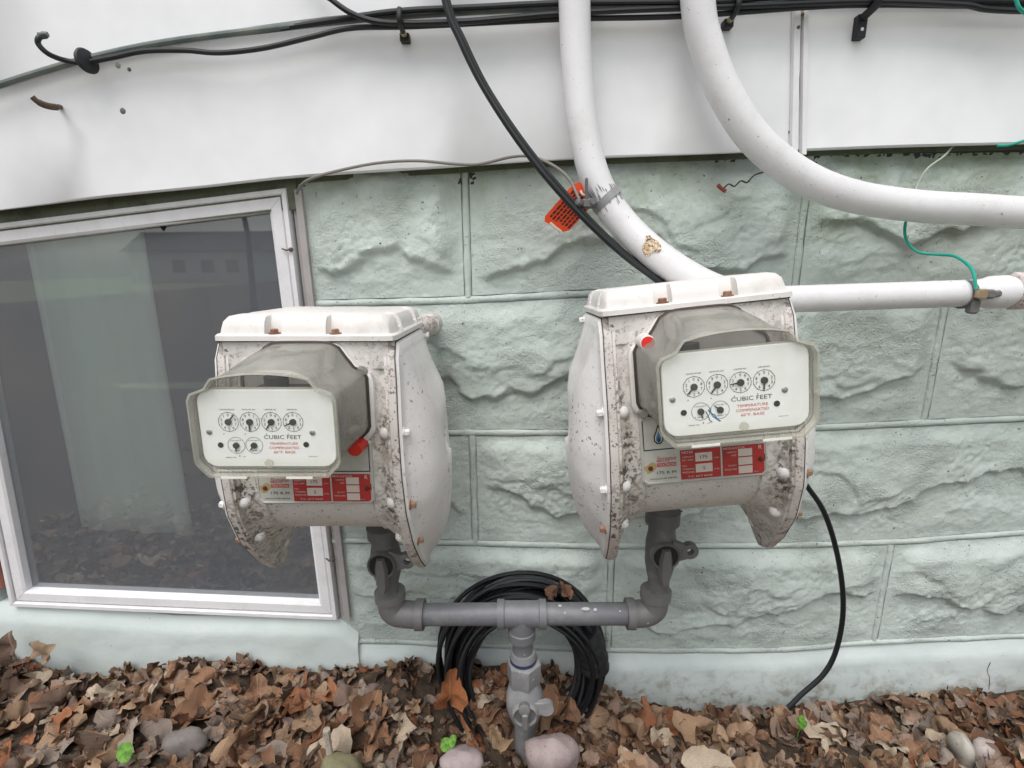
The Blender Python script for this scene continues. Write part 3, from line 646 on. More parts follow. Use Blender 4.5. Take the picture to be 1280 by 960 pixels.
    text(mb, 'SERIAL NO.', -.0360, pc.z-.0275, .0010, yp, 0, .010); text(mb, 'MADE IN USA', .040, pc.z-.0265, .0008, yp, 0, .008); mb.disc(-.028, pc.z-.0262, .0006, yp, 8); text(mb, '2 FT', -.0235, pc.z-.0268, .0011, yp, 0, .003)
    if not left:   # pen scribbles
        for P_, mi, r_ in (([(-.0258, -.0160), (-.0240, -.0200), (-.0225, -.0245), (-.0205, -.0262)], 0, .00035), ([(-.0235, -.0150), (-.0205, -.0190), (-.0185, -.0195), (-.0165, -.0235), (-.0135, -.0262)], 2, .0006), ([(-.0220, -.0130), (-.0215, -.0180), (-.0195, -.0215), (-.0150, -.0250)], 2, .0004)):
            for (a_, b_) in zip(P_[:-1], P_[1:]):
                d_ = Vector((b_[0]-a_[0], b_[1]-a_[1])).normalized()*r_; mb.add([(a_[0]-d_.y, yp, pc.z+a_[1]+d_.x), (a_[0]+d_.y, yp, pc.z+a_[1]-d_.x), (b_[0]+d_.y, yp, pc.z+b_[1]-d_.x), (b_[0]-d_.y, yp, pc.z+b_[1]+d_.x)], [(0, 1, 2, 3)], mi)
    mb.build('lettering', [M['print'], M['redprint'], M['blueprint']], pl, smooth=0)
    for (x, z) in ((-.0445, -.0155), (.0345, -.0150)):
        mb = MB(); mb.disc(x, pc.z+z, .0027, yp-.0001, 16); mb.build('mounting_hole', M['hole'], pl, smooth=0)
    for (x, z) in ((.0412, -.0035), (-.0535, -.0030)):
        mb = MB(); mb.lathe((x, yp+.0003, pc.z+z), (0, -1, 0), [(0, .0026), (.0007, .0026), (.0012, .0018)], 14); mb.build('screw', M['steel'], pl)
    mb = MB(); mb.lathe((.003, -.1072, pc.z-.0300), (0, -1, 0), [(0, .0040), (.0012, .0040), (.0014, .0026)], 18); mb.build('lens_boss', M['hoodrim'], T)
    for x in (-.030, .030): mb = MB(); mb.box((x-.012, -.1095, -.1125), (x+.012, -.1085, -.1105)); mb.build('rim_tab', M['plate'], T)
    # nameplate
    mb = MB(); x0, x1, z1, z0 = -.0665, .0665, -.1085, -.1865
    def rr_(i, y, c=.004): return [(x0+i+c, y, z0+i), (x1-i-c, y, z0+i), (x1-i, y, z0+i+c), (x1-i, y, z1-i-c), (x1-i-c, y, z1-i), (x0+i+c, y, z1-i), (x0+i, y, z1-i-c), (x0+i, y, z0+i+c)]
    mb.loft([rr_(0, .016), rr_(0, -.0030), rr_(.0012, -.0044), rr_(.0022, -.0044), rr_(.0028, -.0036)]); npl = mb.build('nameplate', M['nameplate'], T, smooth=25)
    y1 = -.0039; y2 = -.0042; y3 = -.0045; X = lambda u: x0+.003+(x1-x0-.006)*u; zt_, zb_ = -.1500, -.1832; Z = lambda v: zt_+(zb_-zt_)*v
    mb = MB()
    for (a, b, c, d) in ((.0+.0, -.1120, 1, -.1128), (0, -.1462, 1, -.1474)): mb.rect(X(a), d, X(c), b, y1, 0)
    mb.rect(X(0), -.1470, X(0)+.0009, -.1125, y1, 0); mb.rect(X(1)-.0009, -.1470, X(1), -.1125, y1, 0)
    # flame mark
    fx, fz = X(.13), -.131; fl = [(0, .0135), (-.0022, .006), (-.0052, -.001), (-.0050, -.0065), (-.002, -.0098), (.002, -.0098), (.0050, -.0065), (.0052, -.001), (.0022, .006)]
    for s_, mi, yy, dz in ((1.0, 0, y1, 0), (.74, 3, y2, -.0008), (.55, 2, y3, -.0022), (.28, 0, -.0047, -.0045)): mb.add([(fx+a*s_, yy, fz+dz+b*s_) for a, b in fl], [tuple(range(9))], mi)
    mb.rect(X(.30), Z(1), X(.635), Z(0), y1, 1); mb.rect(X(.650), Z(1), X(.995), Z(0), y1, 1)
    # left cell print
    mb.rect(X(.105), Z(.50), X(.265), Z(.37), y1, 1); text(mb, 'TEXTRON', X(.185), Z(.435), .0030, y2, 3, .0185); text(mb, 'Sprague', X(.185), Z(.215), .0046, y1, 1, .0215, shear=.35); mb.rect(X(.10), Z(.32), X(.18), Z(.30), y1, 1)
    text(mb, '175 R M', X(.18), Z(.70), .0032, y1, 0, .0205); text(mb, 'INSULATOR METER', X(.155), Z(.90), .0016, y1, 0, .029)
    for (u0, v0, u1, v1) in ((.425, .13, .565, .42), (.425, .50, .565, .79)): mb.rect(X(u0), Z(v1), X(u1), Z(v0), y2, 3)
    text(mb, '175', X(.495), Z(.275), .0036, y3, 0, .0075); text(mb, '5', X(.495), Z(.65), .0036, y3, 0)
    text(mb, 'METER', X(.315), Z(.085), .0026, y2, 3, .012, 'LEFT'); text(mb, 'CAPACITY', X(.315), Z(.24), .0018, y2, 3, .0125, 'LEFT'); text(mb, '0.5" DIFF.', X(.315), Z(.345), .0018, y2, 3, .0125, 'LEFT'); text(mb, 'MAX.', X(.315), Z(.54), .0016, y2, 3, .005, 'LEFT')
    text(mb, 'WORKING', X(.315), Z(.65), .0018, y2, 3, .0125, 'LEFT'); text(mb, 'PRESSURE', X(.315), Z(.76), .0018, y2, 3, .0128, 'LEFT'); text(mb, 'CFH', X(.60), Z(.34), .0016, y2, 3, .005); text(mb, 'PSI', X(.60), Z(.72), .0016, y2, 3, .005); text(mb, 'T.C. 60°F BASE', X(.46), Z(.91), .0020, y2, 3, .026)
    for k_ in range(3): mb.rect(X(.780), Z(.37+.29*k_), X(.895), Z(.12+.29*k_), y2, 3)
    text(mb, 'REGULATOR', X(.66), Z(.075), .0022, y2, 3, .0225, 'LEFT'); text(mb, 'ORIFICE', X(.765), Z(.21), .0016, y2, 3, .010, 'RIGHT'); text(mb, 'SIZE', X(.765), Z(.32), .0016, y2, 3, .005, 'RIGHT'); text(mb, 'OUTLET', X(.765), Z(.66), .0016, y2, 3, .009, 'RIGHT'); text(mb, 'PRESSURE', X(.765), Z(.79), .0016, y2, 3, .0125, 'RIGHT'); text(mb, 'W.C.', X(.925), Z(.92), .0013, y2, 3, .005); text(mb, 'R', X(.962), Z(.11), .0046, y2, 3)
    mb.build('lettering', [M['print'], M['redplate'], M['blueprint'], M['whiteprint']], npl, smooth=0)
    for u in (.048, .965):
        mb = MB()
        mb.add([(X(u)+(.0066+.0010*math.sin(3*a+u))*math.cos(a), y1+.00025, Z(.52)+(.0055+.002*math.sin(2*a))*math.sin(a)) for a in np.linspace(0, 2*PI, 20, endpoint=False)], [tuple(range(20))], 0)
        mb.lathe((X(u), -.004, Z(.52)), (0, -1, 0), [(0, .0026), (.001, .0024), (.0016, .0012)], 12, 1); mb.build('rivet', [M['yellow'] if u < .5 else M['stain'], M['stain']], npl)
    # red sealing plug
    q = Vector((.055, 0, -.113)) if left else Vector((-.0565, 0, -.0285))
    mb = MB(); mb.lathe((q.x, -.004, q.z), (0, -1, 0), [(0, .0085), (.012, .0080), (.022, .0078), (.0226, .0070)], 24, 0); mb.lathe((q.x, -.0262, q.z), (0, -1, 0), [(0, .0069), (.0006, .0066)], 24, 1); mb.build('sealing_plug', [M['red'] if left else M['meter_lid'], M['redface']], T)
    q = Vector((.062, 0, -.032)) if left else Vector((-.062, 0, -.104))
    mb = MB(); mb.lathe((q.x, -.006, q.z), (0, -1, 0), [(0, .0065), (.003, .006), (.006, .004)], 14); mb.build('hood_screw', M['steel'], T)
    return T
mR = make_meter('gas_meter', 'right-hand white gas meter with red plug at upper left of its register', (.2595, -.280, .0096), (math.radians(-3.1), math.radians(-5.8), math.radians(-1.9)), 'R')
mL = make_meter('gas_meter', 'left-hand gas meter in front of the window, red plug at lower right of its register', (-.1537, -.2655, -.0243), (math.radians(-1.4), math.radians(0.5), math.radians(0.1)), 'L')

# ------------------------------------------------------------------ pipes behind and beside the meters
def px_path(L, per=8): return catmull([at(x, y, Y) for x, y, Y in L], per)
pv = thing('bent_pipe', 'thick white pipe curving down behind the right meter lid', 'pipe')
mb = MB(); P = px_path([(712, -330, -.075), (715, -150, -.075), (718, 0, -.075), (721, 80, -.076), (729, 160, -.082), (745, 225, -.09), (775, 275, -.10), (822, 320, -.115), (880, 356, -.13), (930, 372, -.145), (975, 376, -.155)], 10)
mb.tube(P, .0198, 28); mb.build('pipe', M['pipe_white'], pv)
def clampon(parent, P, i, r, m, name='clamp', wid=.012):
    mb = MB(); t = (P[i+1]-P[i-1]).normalized(); mb.lathe(P[i]-t*wid/2, t, [(0, r), (0, r*1.06), (wid, r*1.06), (wid, r)], 28); return mb.build(name, m, parent)
# clamp with runs of grey primer
mi_ = min(range(len(P)), key=lambda i: (P[i]-at(757, 250, -.09)).length)
clp = thing('ground_clamp', 'grey pipe clamp with ground wires on the thick bent pipe under the siding', 'clamp', group='ground clamps')
c0 = P[mi_]; tt = (P[mi_+1]-P[mi_-1]).normalized(); tilt = (tt+Vector((.25, 0, .0))).normalized()
mb = MB(); mb.lathe(c0-tilt*.005, tilt, [(0, .0195), (0, .0212), (.010, .0212), (.010, .0195)], 30); mb.build('strap', M['union'], clp)
cs = c0+Vector((-.024, -.008, -.004)); mb = MB(); mb.box((cs.x-.010, cs.y-.008, cs.z-.006), (cs.x+.008, cs.y+.006, cs.z+.006), bev=.002); mb.lathe(cs+Vector((-.012, -.006, 0)), (-.7, -.6, .3), [(0, .005), (.006, .005), (.007, .003)], hexn=6); mb.lathe(cs+Vector((.004, -.008, .002)), (0, -1, 0), [(0, .0045), (.004, .0045)], hexn=6); mb.build('lug', M['valve'], clp)
mb = MB(); mb.lathe(cs+Vector((-.004, -.005, .004)), (-.05, -.15, 1), [(0, .0022), (.026, .0022), (.027, .001)], 10); mb.build('clamp_screw', M['valve'], clp)
prim = mat('grey_primer', (.22, .22, .23), .6)
mb = MB()      # bare streaks: thin raised strokes lying on the pipe
side = tt.cross(Vector((0, 1, 0))).normalized(); frn = side.cross(tt).normalized(); frn = frn if frn.y < 0 else -frn
for k_ in range(46):
    a = random.uniform(-1.45, 1.45); u = random.uniform(-.017, .017); ln = random.uniform(.006, .018)*(1.2 if abs(a) > .6 else 1); dirn = (tt+Vector((random.uniform(-.15, .15), 0, 0))).normalized()
    o_ = side*math.sin(a)+frn*math.cos(a); ww = tt.cross(o_).normalized()*random.uniform(.0006, .0016); q = []
    for s0 in (u-ln/2, u, u+ln/2):
        j = mi_+s0/.006; j = max(1, min(len(P)-2, int(round(mi_+s0/max(1e-4, (P[mi_+1]-P[mi_]).length))))); base = P[mi_]+tt*s0; q.append(base+o_*.02005)
    mb.add([q[0], q[1]-ww, q[1]+ww, q[2]], [(0, 1, 3, 2)])
mb.build('primer_streaks', prim, pv, smooth=0)
# flaked patch lower down
pi_ = min(range(len(P)), key=lambda i: (P[i]-at(803, 317, -.11)).length); tt2 = (P[pi_+1]-P[pi_-1]).normalized(); sd2 = tt2.cross(Vector((0, 1, 0))).normalized(); fr2 = sd2.cross(tt2).normalized(); fr2 = fr2 if fr2.y < 0 else -fr2
k = M['flake'] = mat('flaked_patch', (.45, .30, .17), .8); N = NT(k); N.l(N.mix(N.ramp(N.noise(420, 3), .54, .60), N.mix(N.ramp(N.noise(300, 3), .52, .56), (.52, .36, .20), (.68, .62, .55)), (.05, .035, .025)), N.b.inputs['Base Color'])
mb = MB(); v = [P[pi_]+fr2*.0222+sd2*.002]
for k_ in range(18):
    a = 2*PI*k_/18; r_ = .0115*(1+.2*math.sin(3*a)+.12*math.sin(5*a+1)); s1 = r_*math.sin(a); an = s1/.0198+.05; v.append(P[pi_]+tt2*r_*math.cos(a)+sd2*math.sin(an)*.0209+fr2*math.cos(an)*.0209)
mb.add(v, [(0, 1+k_, 1+(k_+1) % 18) for k_ in range(18)]); mb.build('flaked_patch', M['flake'], pv)
pc_ = thing('conduit_pipe', 'thick white pipe sweeping from the top edge to the right below the siding', 'pipe')
mb = MB(); P2 = px_path([(862, -330, -.080), (867, -150, -.080), (872, 0, -.080), (884, 60, -.080), (908, 120, -.082), (945, 175, -.085), (998, 218, -.085), (1060, 244, -.085), (1140, 257, -.085), (1220, 262, -.085), (1290, 267, -.085), (1420, 278, -.085), (1900, 300, -.085)], 10)
mb.tube(P2, .0205, 28); mb.build('pipe', M['pipe_white'], pc_)
ph_ = thing('gas_pipe', 'straight white gas pipe running right from the right meter', 'pipe')
mb = MB(); a, b = at(900, 377, -.160), at(1225, 366, -.150); bb = at(1900, 346, -.135); mb.tube([a, b, bb], .0168, 26); mb.build('pipe', M['pipe_white'], ph_)
dr = (bb-a).normalized(); mb = MB(); o_ = at(1222, 366, -.150); mb.lathe(o_, dr, [(0, .0168), (.006, .0180), (.014, .0205), (.034, .0210), (.036, .0190), (.040, .0190)], 26); mb.build('coupling', M['pipe_white'], ph_)
o_ = at(1262, 364, -.149); mb = MB(); mb.lathe(o_, dr, [(0, .0195), (.002, .0235), (.03, .0235), (.032, .019)], hexn=8); mb.build('union_nut', painted('rusty_white', (.66, .6, .58), chip=(.25, .1, .07), chips=.55, dirt=(.4, .2, .14), fine=.6), ph_)
cl2 = thing('ground_clamp', 'brass coloured ground clamp with green wire on the straight gas pipe', 'clamp', group='ground clamps')
o_ = at(1203, 368, -.151); mb = MB(); mb.lathe(o_-dr*.002, dr, [(0, .0165), (0, .0180), (.008, .0180), (.008, .0165)], 26); mb.build('strap', M['valve'], cl2)
mb = MB(); mb.box((o_.x-.001, o_.y-.026, o_.z-.004), (o_.x+.010, o_.y-.016, o_.z+.008), bev=.0015); mb.build('buckle', mat('dull_brass', (.50, .38, .26), .3, .8), cl2)
mb = MB(); mb.box((o_.x+.009, o_.y-.024, o_.z-.004), (o_.x+.022, o_.y-.010, o_.z+.007), bev=.002); mb.lathe(o_+Vector((.022, -.017, .001)), (1, -.2, .15), [(0, .004), (.008, .004), (.009, .002)], hexn=6); mb.box((o_.x, o_.y-.018, o_.z-.023), (o_.x+.011, o_.y-.006, o_.z-.005), bev=.002); mb.build('lug', M['valve'], cl2)
# stub from the left meter into the wall
st = thing('pipe_stub', 'short white elbow from the left meter back corner into the wall', 'pipe elbow')
mb = MB(); mb.tube(catmull([at(500, 408, -.120), at(520, 408, -.105), at(533, 407, -.085), at(536, 406, -.05), at(536, 405, .0)], 6), .0135, 20); mb.lathe(at(535, 406, -.062), (.1, .97, 0), [(0, .0135), (.002, .0165), (.022, .0165), (.024, .0135)], 20); mb.build('elbow', M['rim'], st)

# ------------------------------------------------------------------ black and grey cables
def cable(name, label, L, r, m, cat='cable', per=8):
    o = MB(); o.tube(px_path(L, per), r, 10); ob = o.build(name, m, None); return tag(ob, label, cat, {'black_cable': 'diagonal black cables', 'service_cable': 'cables along the siding seam', 'ground_wire': 'grey ground wires', 'green_wire': 'green ground wires'}.get(name))
cable('black_cable', 'black cable falling diagonally from the top edge to the right meter', [(490, -330, -.10), (525, -150, -.10), (556, 0, -.10), (575, 50, -.10), (602, 105, -.10), (640, 165, -.105), (680, 218, -.11), (725, 268, -.115), (775, 315, -.12), (828, 355, -.125), (890, 400, -.11), (960, 500, -.07), (998, 590, -.05), (1030, 640, -.045), (1048, 700, -.045), (1054, 760, -.05), (1046, 810, -.055), (1030, 842, -.06), (1002, 868, -.065), (985, 885, -.07)], .0042, M['rubber'])
cable('black_cable', 'second black cable close beside the diagonal one at the top', [(494, -330, -.092), (530, -150, -.093), (560, 0, -.093), (580, 50, -.093), (608, 107, -.093), (645, 164, -.098), (685, 216, -.102), (728, 264, -.106), (776, 311, -.11), (826, 350, -.114), (870, 385, -.11)], .0030, M['rubber2'])
CY = SY-.018
cable('seam_cable', 'grey weathered cable following the siding seam from the left edge', [(-40, 120, CY+.001), (0, 106, CY+.001), (50, 90, CY+.001), (110, 73, CY+.001), (200, 54, CY), (320, 38, CY), (430, 26, CY), (500, 20, CY), (640, 12, CY), (800, 7, CY), (1000, 3, CY), (1300, -2, CY), (1800, -4, CY)], .0042, M['greycable'])
cable('coax_cable', 'thin black cable with a loose curled end through the siding grommet', [(57, 45, -.075), (49, 47, -.085), (48, 55, -.085), (60, 67, -.08), (80, 75, -.065), (104, 78, CY-.006), (140, 72, CY-.006), (180, 64, CY-.007), (230, 63, CY-.008), (275, 66, CY-.008), (330, 60, CY-.008), (390, 46, CY-.008), (440, 35, CY-.006), (520, 33, CY-.006), (700, 24, CY-.006), (800, 22, CY-.006), (860, 20, CY-.006), (930, 15, CY-.006), (1010, 9, CY-.006), (1100, 6, CY-.006), (1300, 8, CY-.006), (1800, 6, CY-.006)], .0032, M['rubber2'])
cable('service_cable', 'black cable dropping onto the seam from the top left', [(250, -330, CY-.016), (330, -120, CY-.016), (395, -20, CY-.016), (415, 0, CY-.016), (440, 17, CY-.015), (470, 27, CY-.013), (510, 29, CY-.012), (580, 27, CY-.012), (640, 22, CY-.012), (700, 17, CY-.013), (800, 12, CY-.013), (920, 8, CY-.012), (1080, 2, CY-.012), (1200, 6, CY-.012), (1300, 14, CY-.012), (1800, 10, CY-.012)], .0036, M['rubber'])
cable('service_cable', 'black cable lying along the top edge of the seam', [(300, 41, CY+.001), (360, 34, CY), (420, 25, CY-.004), (500, 14, CY-.009), (600, 9, CY-.01), (700, 4, CY-.012), (800, 3, CY-.012), (900, 2, CY-.012), (1000, -4, CY-.012), (1300, 2, CY-.01), (1800, -2, CY-.01)], .0038, M['rubber2'])
cable('ground_wire', 'thin grey wire draped along the lower edge of the siding', [(371, 242, -.02), (376, 232, -.03), (390, 223, SY-.008), (420, 214, SY-.008), (470, 204, SY-.008), (520, 201, SY-.008), (570, 205, SY-.008), (600, 205, SY-.008), (640, 196, SY-.01), (665, 196, SY-.012), (690, 206, -.06), (710, 222, -.08), (722, 245, -.10), (729, 262, -.105)], .0021, M['wire'], 'wire')
cable('ground_wire', 'thin pale wire behind the sweeping conduit at the right', [(1193, 180, -.02), (1180, 195, -.03), (1160, 210, -.035), (1148, 228, -.035), (1142, 245, -.04)], .0014, M['palewire'], 'wire')
cable('green_wire', 'green ground wire looping from the conduit to the clamp on the gas pipe', [(1136, 262, -.05), (1131, 285, -.06), (1134, 302, -.07), (1148, 315, -.085), (1170, 318, -.10), (1192, 320, -.12), (1209, 330, -.145), (1217, 342, -.165), (1220, 362, -.172)], .0019, M['green'], 'wire')
cable('green_wire', 'green wire end at the right edge under the siding', [(1246, 182, SY-.006), (1262, 181, SY-.012), (1285, 174, SY-.02), (1320, 160, SY-.02)], .0019, M['green'], 'wire')
cable('green_wire', 'green wire at the top right corner by the cables', [(1264, -20, CY-.03), (1270, 0, CY-.03), (1276, 12, CY-.03), (1295, 26, CY-.02)], .0021, M['green'], 'wire')
# connector, grommet, hook, clips
g = thing('cable_grommet', 'black round rubber grommet on the siding seam at far left', 'grommet'); p = at(110, 77, CY-.006); mb = MB(); mb.lathe(p+Vector((-.004, 0, 0)), (.93, -.25, .12), [(0, .0050), (.001, .0145), (.004, .0155), (.006, .0140), (.008, .0050)], 22); mb.build('disc', M['rubber2'], g)
g = thing('cable_connector', 'small metal connector on the loose cable end at top left', 'connector'); p = at(60, 43, -.075); mb = MB(); mb.lathe(p, (-1, -.2, -.1), [(0, .0030), (.002, .0036), (.006, .0036), (.006, .0028), (.011, .0028)], 12); mb.build('ferrule', M['greycable'], g)
g = thing('rusty_hook', 'bent rusty hook screwed into the siding at upper left', 'hook'); mb = MB(); mb.tube(px_path([(76, 134, SY+.002), (70, 134, SY-.02), (58, 132, SY-.034), (47, 127, SY-.042), (40, 121, SY-.046)], 6), [.0025]*6+[.0042]*12+[.0035]*7, 10); mb.lathe(at(76, 134, SY), (0, -1, 0), [(0, .0032), (.004, .0030)], 8); mb.build('hook', M['rust'], g)
for (px, py, lab, big) in ((502, 38, 'small black cable clip with brass screw on the siding left of the bent pipe', 0), (918, 20, 'small black cable clip with brass screw right of the sweeping conduit', 0), (1090, 14, 'long black cable bracket with two holes near the top right', 1)):
    Y = CY-.010; p = at(px, py, Y); g = thing('cable_clip', lab, 'cable clip', group='cable clips on the siding'); mb = MB(); h = .024 if big else .006; w_ = .0062
    mb.box((p.x-w_, SY-.012, p.z-h), (p.x+w_, SY+.001, p.z+.004), bev=.0008); pts = [(p.x, SY-.010, p.z), (p.x, Y-.007, p.z+.004), (p.x, Y-.011, p.z+.012), (p.x, Y-.006, p.z+.022)]
    mb.tube(catmull(pts, 4), .0034 if not big else .005, 8); mb.build('strap', M['rubber2'], g)
    mb = MB(); mb.lathe((p.x, SY-.011, p.z+.001), (0, -1, 0), [(0, .0038), (.009, .0038), (.0105, .0024)], 12); mb.build('screw', mat('brass_screw', (.42, .38, .22), .4, .6), g)
    if big: mb = MB(); mb.disc(p.x, p.z-.014, .0022, SY-.0125, 12); mb.build('hole', M['trim'], g, smooth=0)
# orange tag
tg = thing('warning_tag', 'orange printed warning tag wired to the clamp on the bent pipe', 'tag')
a = at(721, 225, -.092); b = at(750, 246, -.092); c = at(677, 275, -.080); d = at(708, 292, -.080)
def tq(u, v, off=0):   # u across, v down the tag
    p = a.lerp(b, u).lerp(c.lerp(d, u), v); n_ = (b-a).cross(c-a).normalized(); n_ = n_ if n_.y < 0 else -n_
    return p+n_*(off+.002*math.sin(v*3))
mb = MB(); nv = 10; f_ = []; vs = []
for k_ in range(nv+1):
    v = k_/nv; e = .12 if k_ in (0, nv) else 0
    vs += [tq(e, v), tq(1-e, v), tq(1-e, v, -.0008), tq(e, v, -.0008)]
mb.loft([vs[4*i:4*i+4] for i in range(nv+1)]); mb.build('card', M['orange'], tg, smooth=0)
mb = MB()
for r_ in range(7):
    u = .13+r_*.125; v = .18
    while v < .86:
        l_ = random.uniform(.05, .13); v2 = min(v+l_, .88); mb.add([tq(u, v, .0003), tq(u+.07, v, .0003), tq(u+.07, v2, .0003), tq(u, v2, .0003)], [(0, 1, 2, 3)]); v = v2+.018
mb.build('print', mat('dark_red_print', (.06, .01, .01), .6), tg, smooth=0)
mb = MB(); mb.tube([tq(.3, .97, .001), tq(.55, 1.0, .002), tq(.8, 1.02, .001)], .0022, 8); mb.tube(catmull([tq(.35, .12, .001), tq(.5, .16, .003), tq(.65, .10, .001)], 4), .0018, 8); mb.build('eyelet', M['whiteprint'], tg)

# ------------------------------------------------------------------ gas manifold under the meters
YM = -.150
mf = thing('gas_manifold', 'grey threaded pipe manifold with three shutoff valves under the meters', 'pipework')
PL = at(500, 767, YM); PR = at(813, 768, YM); PT = at(652, 767, YM)
zc = (PL.z+PR.z)/2
PL.z = PR.z = PT.z = zc
for (x0, x1) in ((PL.x+.020, PT.x-.028), (PT.x+.028, PR.x-.020)):
    mb = MB(); mb.tube([(x0, YM, zc), ((x0+x1)/2, YM, zc), (x1, YM, zc)], .0162, 24); mb.build('pipe', M['iron'], mf)
mb = MB()
for (px_, py_, r_, st_) in ((732, 761, .0028, 2.2), (744, 762, .0026, 1), (775, 764, .0014, 1), (706, 766, .0016, 1), (700, 757, .0018, 1.4)):
    q = at(px_, py_, YM-.0150); mb.add([(q.x+r_*st_*math.cos(a), YM-.0150+(-.0016 if abs(q.z-zc) < .006 else 0), q.z+r_*math.sin(a)) for a in np.linspace(0, 2*PI, 10, endpoint=False)], [tuple(range(10))])
mb.build('paint_drops', M['trim'], mf, smooth=0)
mb = MB(); mb.lathe((PT.x-.036, YM, zc), (1, 0, 0), [(0, .017), (0, .0212), (.010, .0212), (.011, .0192), (.061, .0192), (.062, .0212), (.072, .0212), (.072, .017)], 26)
mb.lathe((PT.x, YM, zc), (0, 0, -1), [(0, .0190), (.026, .0190), (.027, .0208), (.040, .0208), (.041, .016)], 26); mb.build('tee', M['iron'], mf)
for (p, s, tx) in ((PL, 1, at(487, 735, YM).x), (PR, -1, at(820, 735, YM).x)):
    mb = MB(); xc = tx; pts = [(p.x+s*.032, YM, zc), (p.x+s*.018, YM, zc), (xc+s*.010, YM, zc+.003), (xc+s*.002, YM, zc+.010), (xc, YM, zc+.022), (xc, YM, zc+.036)]
    mb.tube(catmull(pts, 5), .0195, 22); mb.lathe((p.x+s*.024, YM, zc), (s, 0, 0), [(0, .0195), (0, .0225), (.012, .0225), (.012, .017)], 26); mb.lathe((xc, YM, zc+.028), (0, 0, 1), [(0, .0195), (0, .0225), (.012, .0225), (.013, .016)], 26); mb.build('elbow', M['fitting'], mf)
    ztop = at(820, 650, YM).z+.02 if s < 0 else at(487, 670, YM).z+.02
    vx = xc+(.003 if s < 0 else -.002); z0 = zc+.042; Hh = ztop-z0
    va = MB(); va.lathe((vx, YM, z0-.004), (0, 0, 1), [(0, .0150), (Hh*.16, .0155), (Hh*.24, .0180), (Hh*.36, .0212), (Hh*.62, .0215), (Hh*.74, .0190), (Hh*.84, .0188), (Hh*.85, .0238), (Hh*1.0, .0242), (Hh*1.01, .018)], 24)
    va.lathe((vx, YM-.016, z0+Hh*.52), (0, -1, 0), [(0, .0202), (.010, .0200), (.013, .0188), (.010, .0160)], 24)
    vo = va.build('shutoff_valve', M['valve'], mf)
    mb = MB(); mb.disc(vx, z0+Hh*.52, .0166, YM-.0275, 18); mb.build('plug_recess', M['hole'], vo, smooth=0)
    mb = MB(); mb.loft([[(vx-w_, YM-.0262, z_), (vx-w_*.6, YM-.034, z_), (vx+w_*.6, YM-.034, z_), (vx+w_, YM-.0262, z_)] for z_, w_ in ((z0+Hh*.52-.040, .005), (z0+Hh*.52-.030, .009), (z0+Hh*.52-.005, .010), (z0+Hh*.52+.013, .006))]); mb.build('plug_stem', M['valve'], vo)
    # lock ear with a hole
    ex, ez = vx+.035, z0+Hh*.56; mb = MB(); n_ = 20; rings = []
    for (rr0, yy) in ((.0050, -.022), (.0115, -.022), (.0115, -.012), (.0050, -.012), (.0050, -.022)):
        rings.append([(ex+rr0*math.cos(2*PI*i/n_), YM+yy, ez+rr0*math.sin(2*PI*i/n_)) for i in range(n_)])
    mb.loft(rings, cap0=False, cap1=False); mb.add([(vx+.012, YM-.0215, ez-.017), (ex-.002, YM-.0215, ez-.0110), (ex-.006, YM-.0215, ez+.0085), (vx+.010, YM-.0215, ez+.016), (vx+.012, YM-.0125, ez-.017), (ex-.002, YM-.0125, ez-.0110), (ex-.006, YM-.0125, ez+.0085), (vx+.010, YM-.0125, ez+.016)], [(0, 1, 2, 3), (4, 7, 6, 5), (0, 4, 5, 1), (1, 5, 6, 2), (2, 6, 7, 3), (3, 7, 4, 0)]); mb.build('lock_ear', M['valve'], vo)
# riser from the ground
xr = at(656, 840, YM).x; mb = MB(); mb.lathe((PT.x+.001, YM, zc-.036), (0, 0, -1), [(0, .0150), (.040, .0150)], 22); mb.build('nipple', M['iron'], mf)
mb = MB(); z_ = zc-.068; mb.lathe((PT.x+.002, YM, z_+.004), (0, 0, -1), [(0, .014), (0, .0185), (.008, .0195), (.018, .0195), (.018, .015)], 24); mb.lathe((PT.x+.003, YM, z_-.012), (0, 0, -1), [(0, .0185), (.003, .0265), (.034, .0265), (.042, .0215)], hexn=6); mb.build('union_nut', M['union'], mf)
mb = MB(); mb.lathe((PT.x+.002, YM, z_-.007), (0, 0, -1), [(0, .0200), (.004, .0203), (.005, .0200)], 24); mb.build('union_ring', mat('blue_tape', (.03, .035, .10), .5), mf)
mb = MB(); mb.lathe((PT.x+.004, YM, z_-.045), (0, 0, -1), [(0, .020), (.012, .0235), (.028, .0285), (.050, .0285), (.066, .024), (.085, .016), (.16, .016)], 26); mb.lathe((PT.x+.004, YM-.020, z_-.085), (0, -1, .0), [(0, .0205), (.009, .0195), (.012, .0175), (.007, .0150)], 24)
mb.lathe((PT.x+.036, YM-.014, z_-.080), (0, -1, 0), [(0, .0115), (.010, .0115)], 18); mb.box((PT.x+.018, YM-.0235, z_-.091), (PT.x+.036, YM-.0145, z_-.069), bev=.001); mb.disc(PT.x+.038, z_-.080, .0045, YM-.0243, 12)
vo = mb.build('shutoff_valve', M['union'], mf)
mb = MB(); mb.disc(PT.x+.004, z_-.085, .0155, YM-.0285, 18); mb.build('plug_recess', M['valve'], vo, smooth=0)
mb = MB(); mb.lathe((PT.x+.003, YM-.028, z_-.070), (0, -1, .2), [(0, .0085), (.008, .0085), (.009, .0065)], 18); mb.box((PT.x-.001, YM-.040, z_-.102), (PT.x+.009, YM-.026, z_-.074), bev=.002); mb.build('plug_stem', M['fitting'], vo)

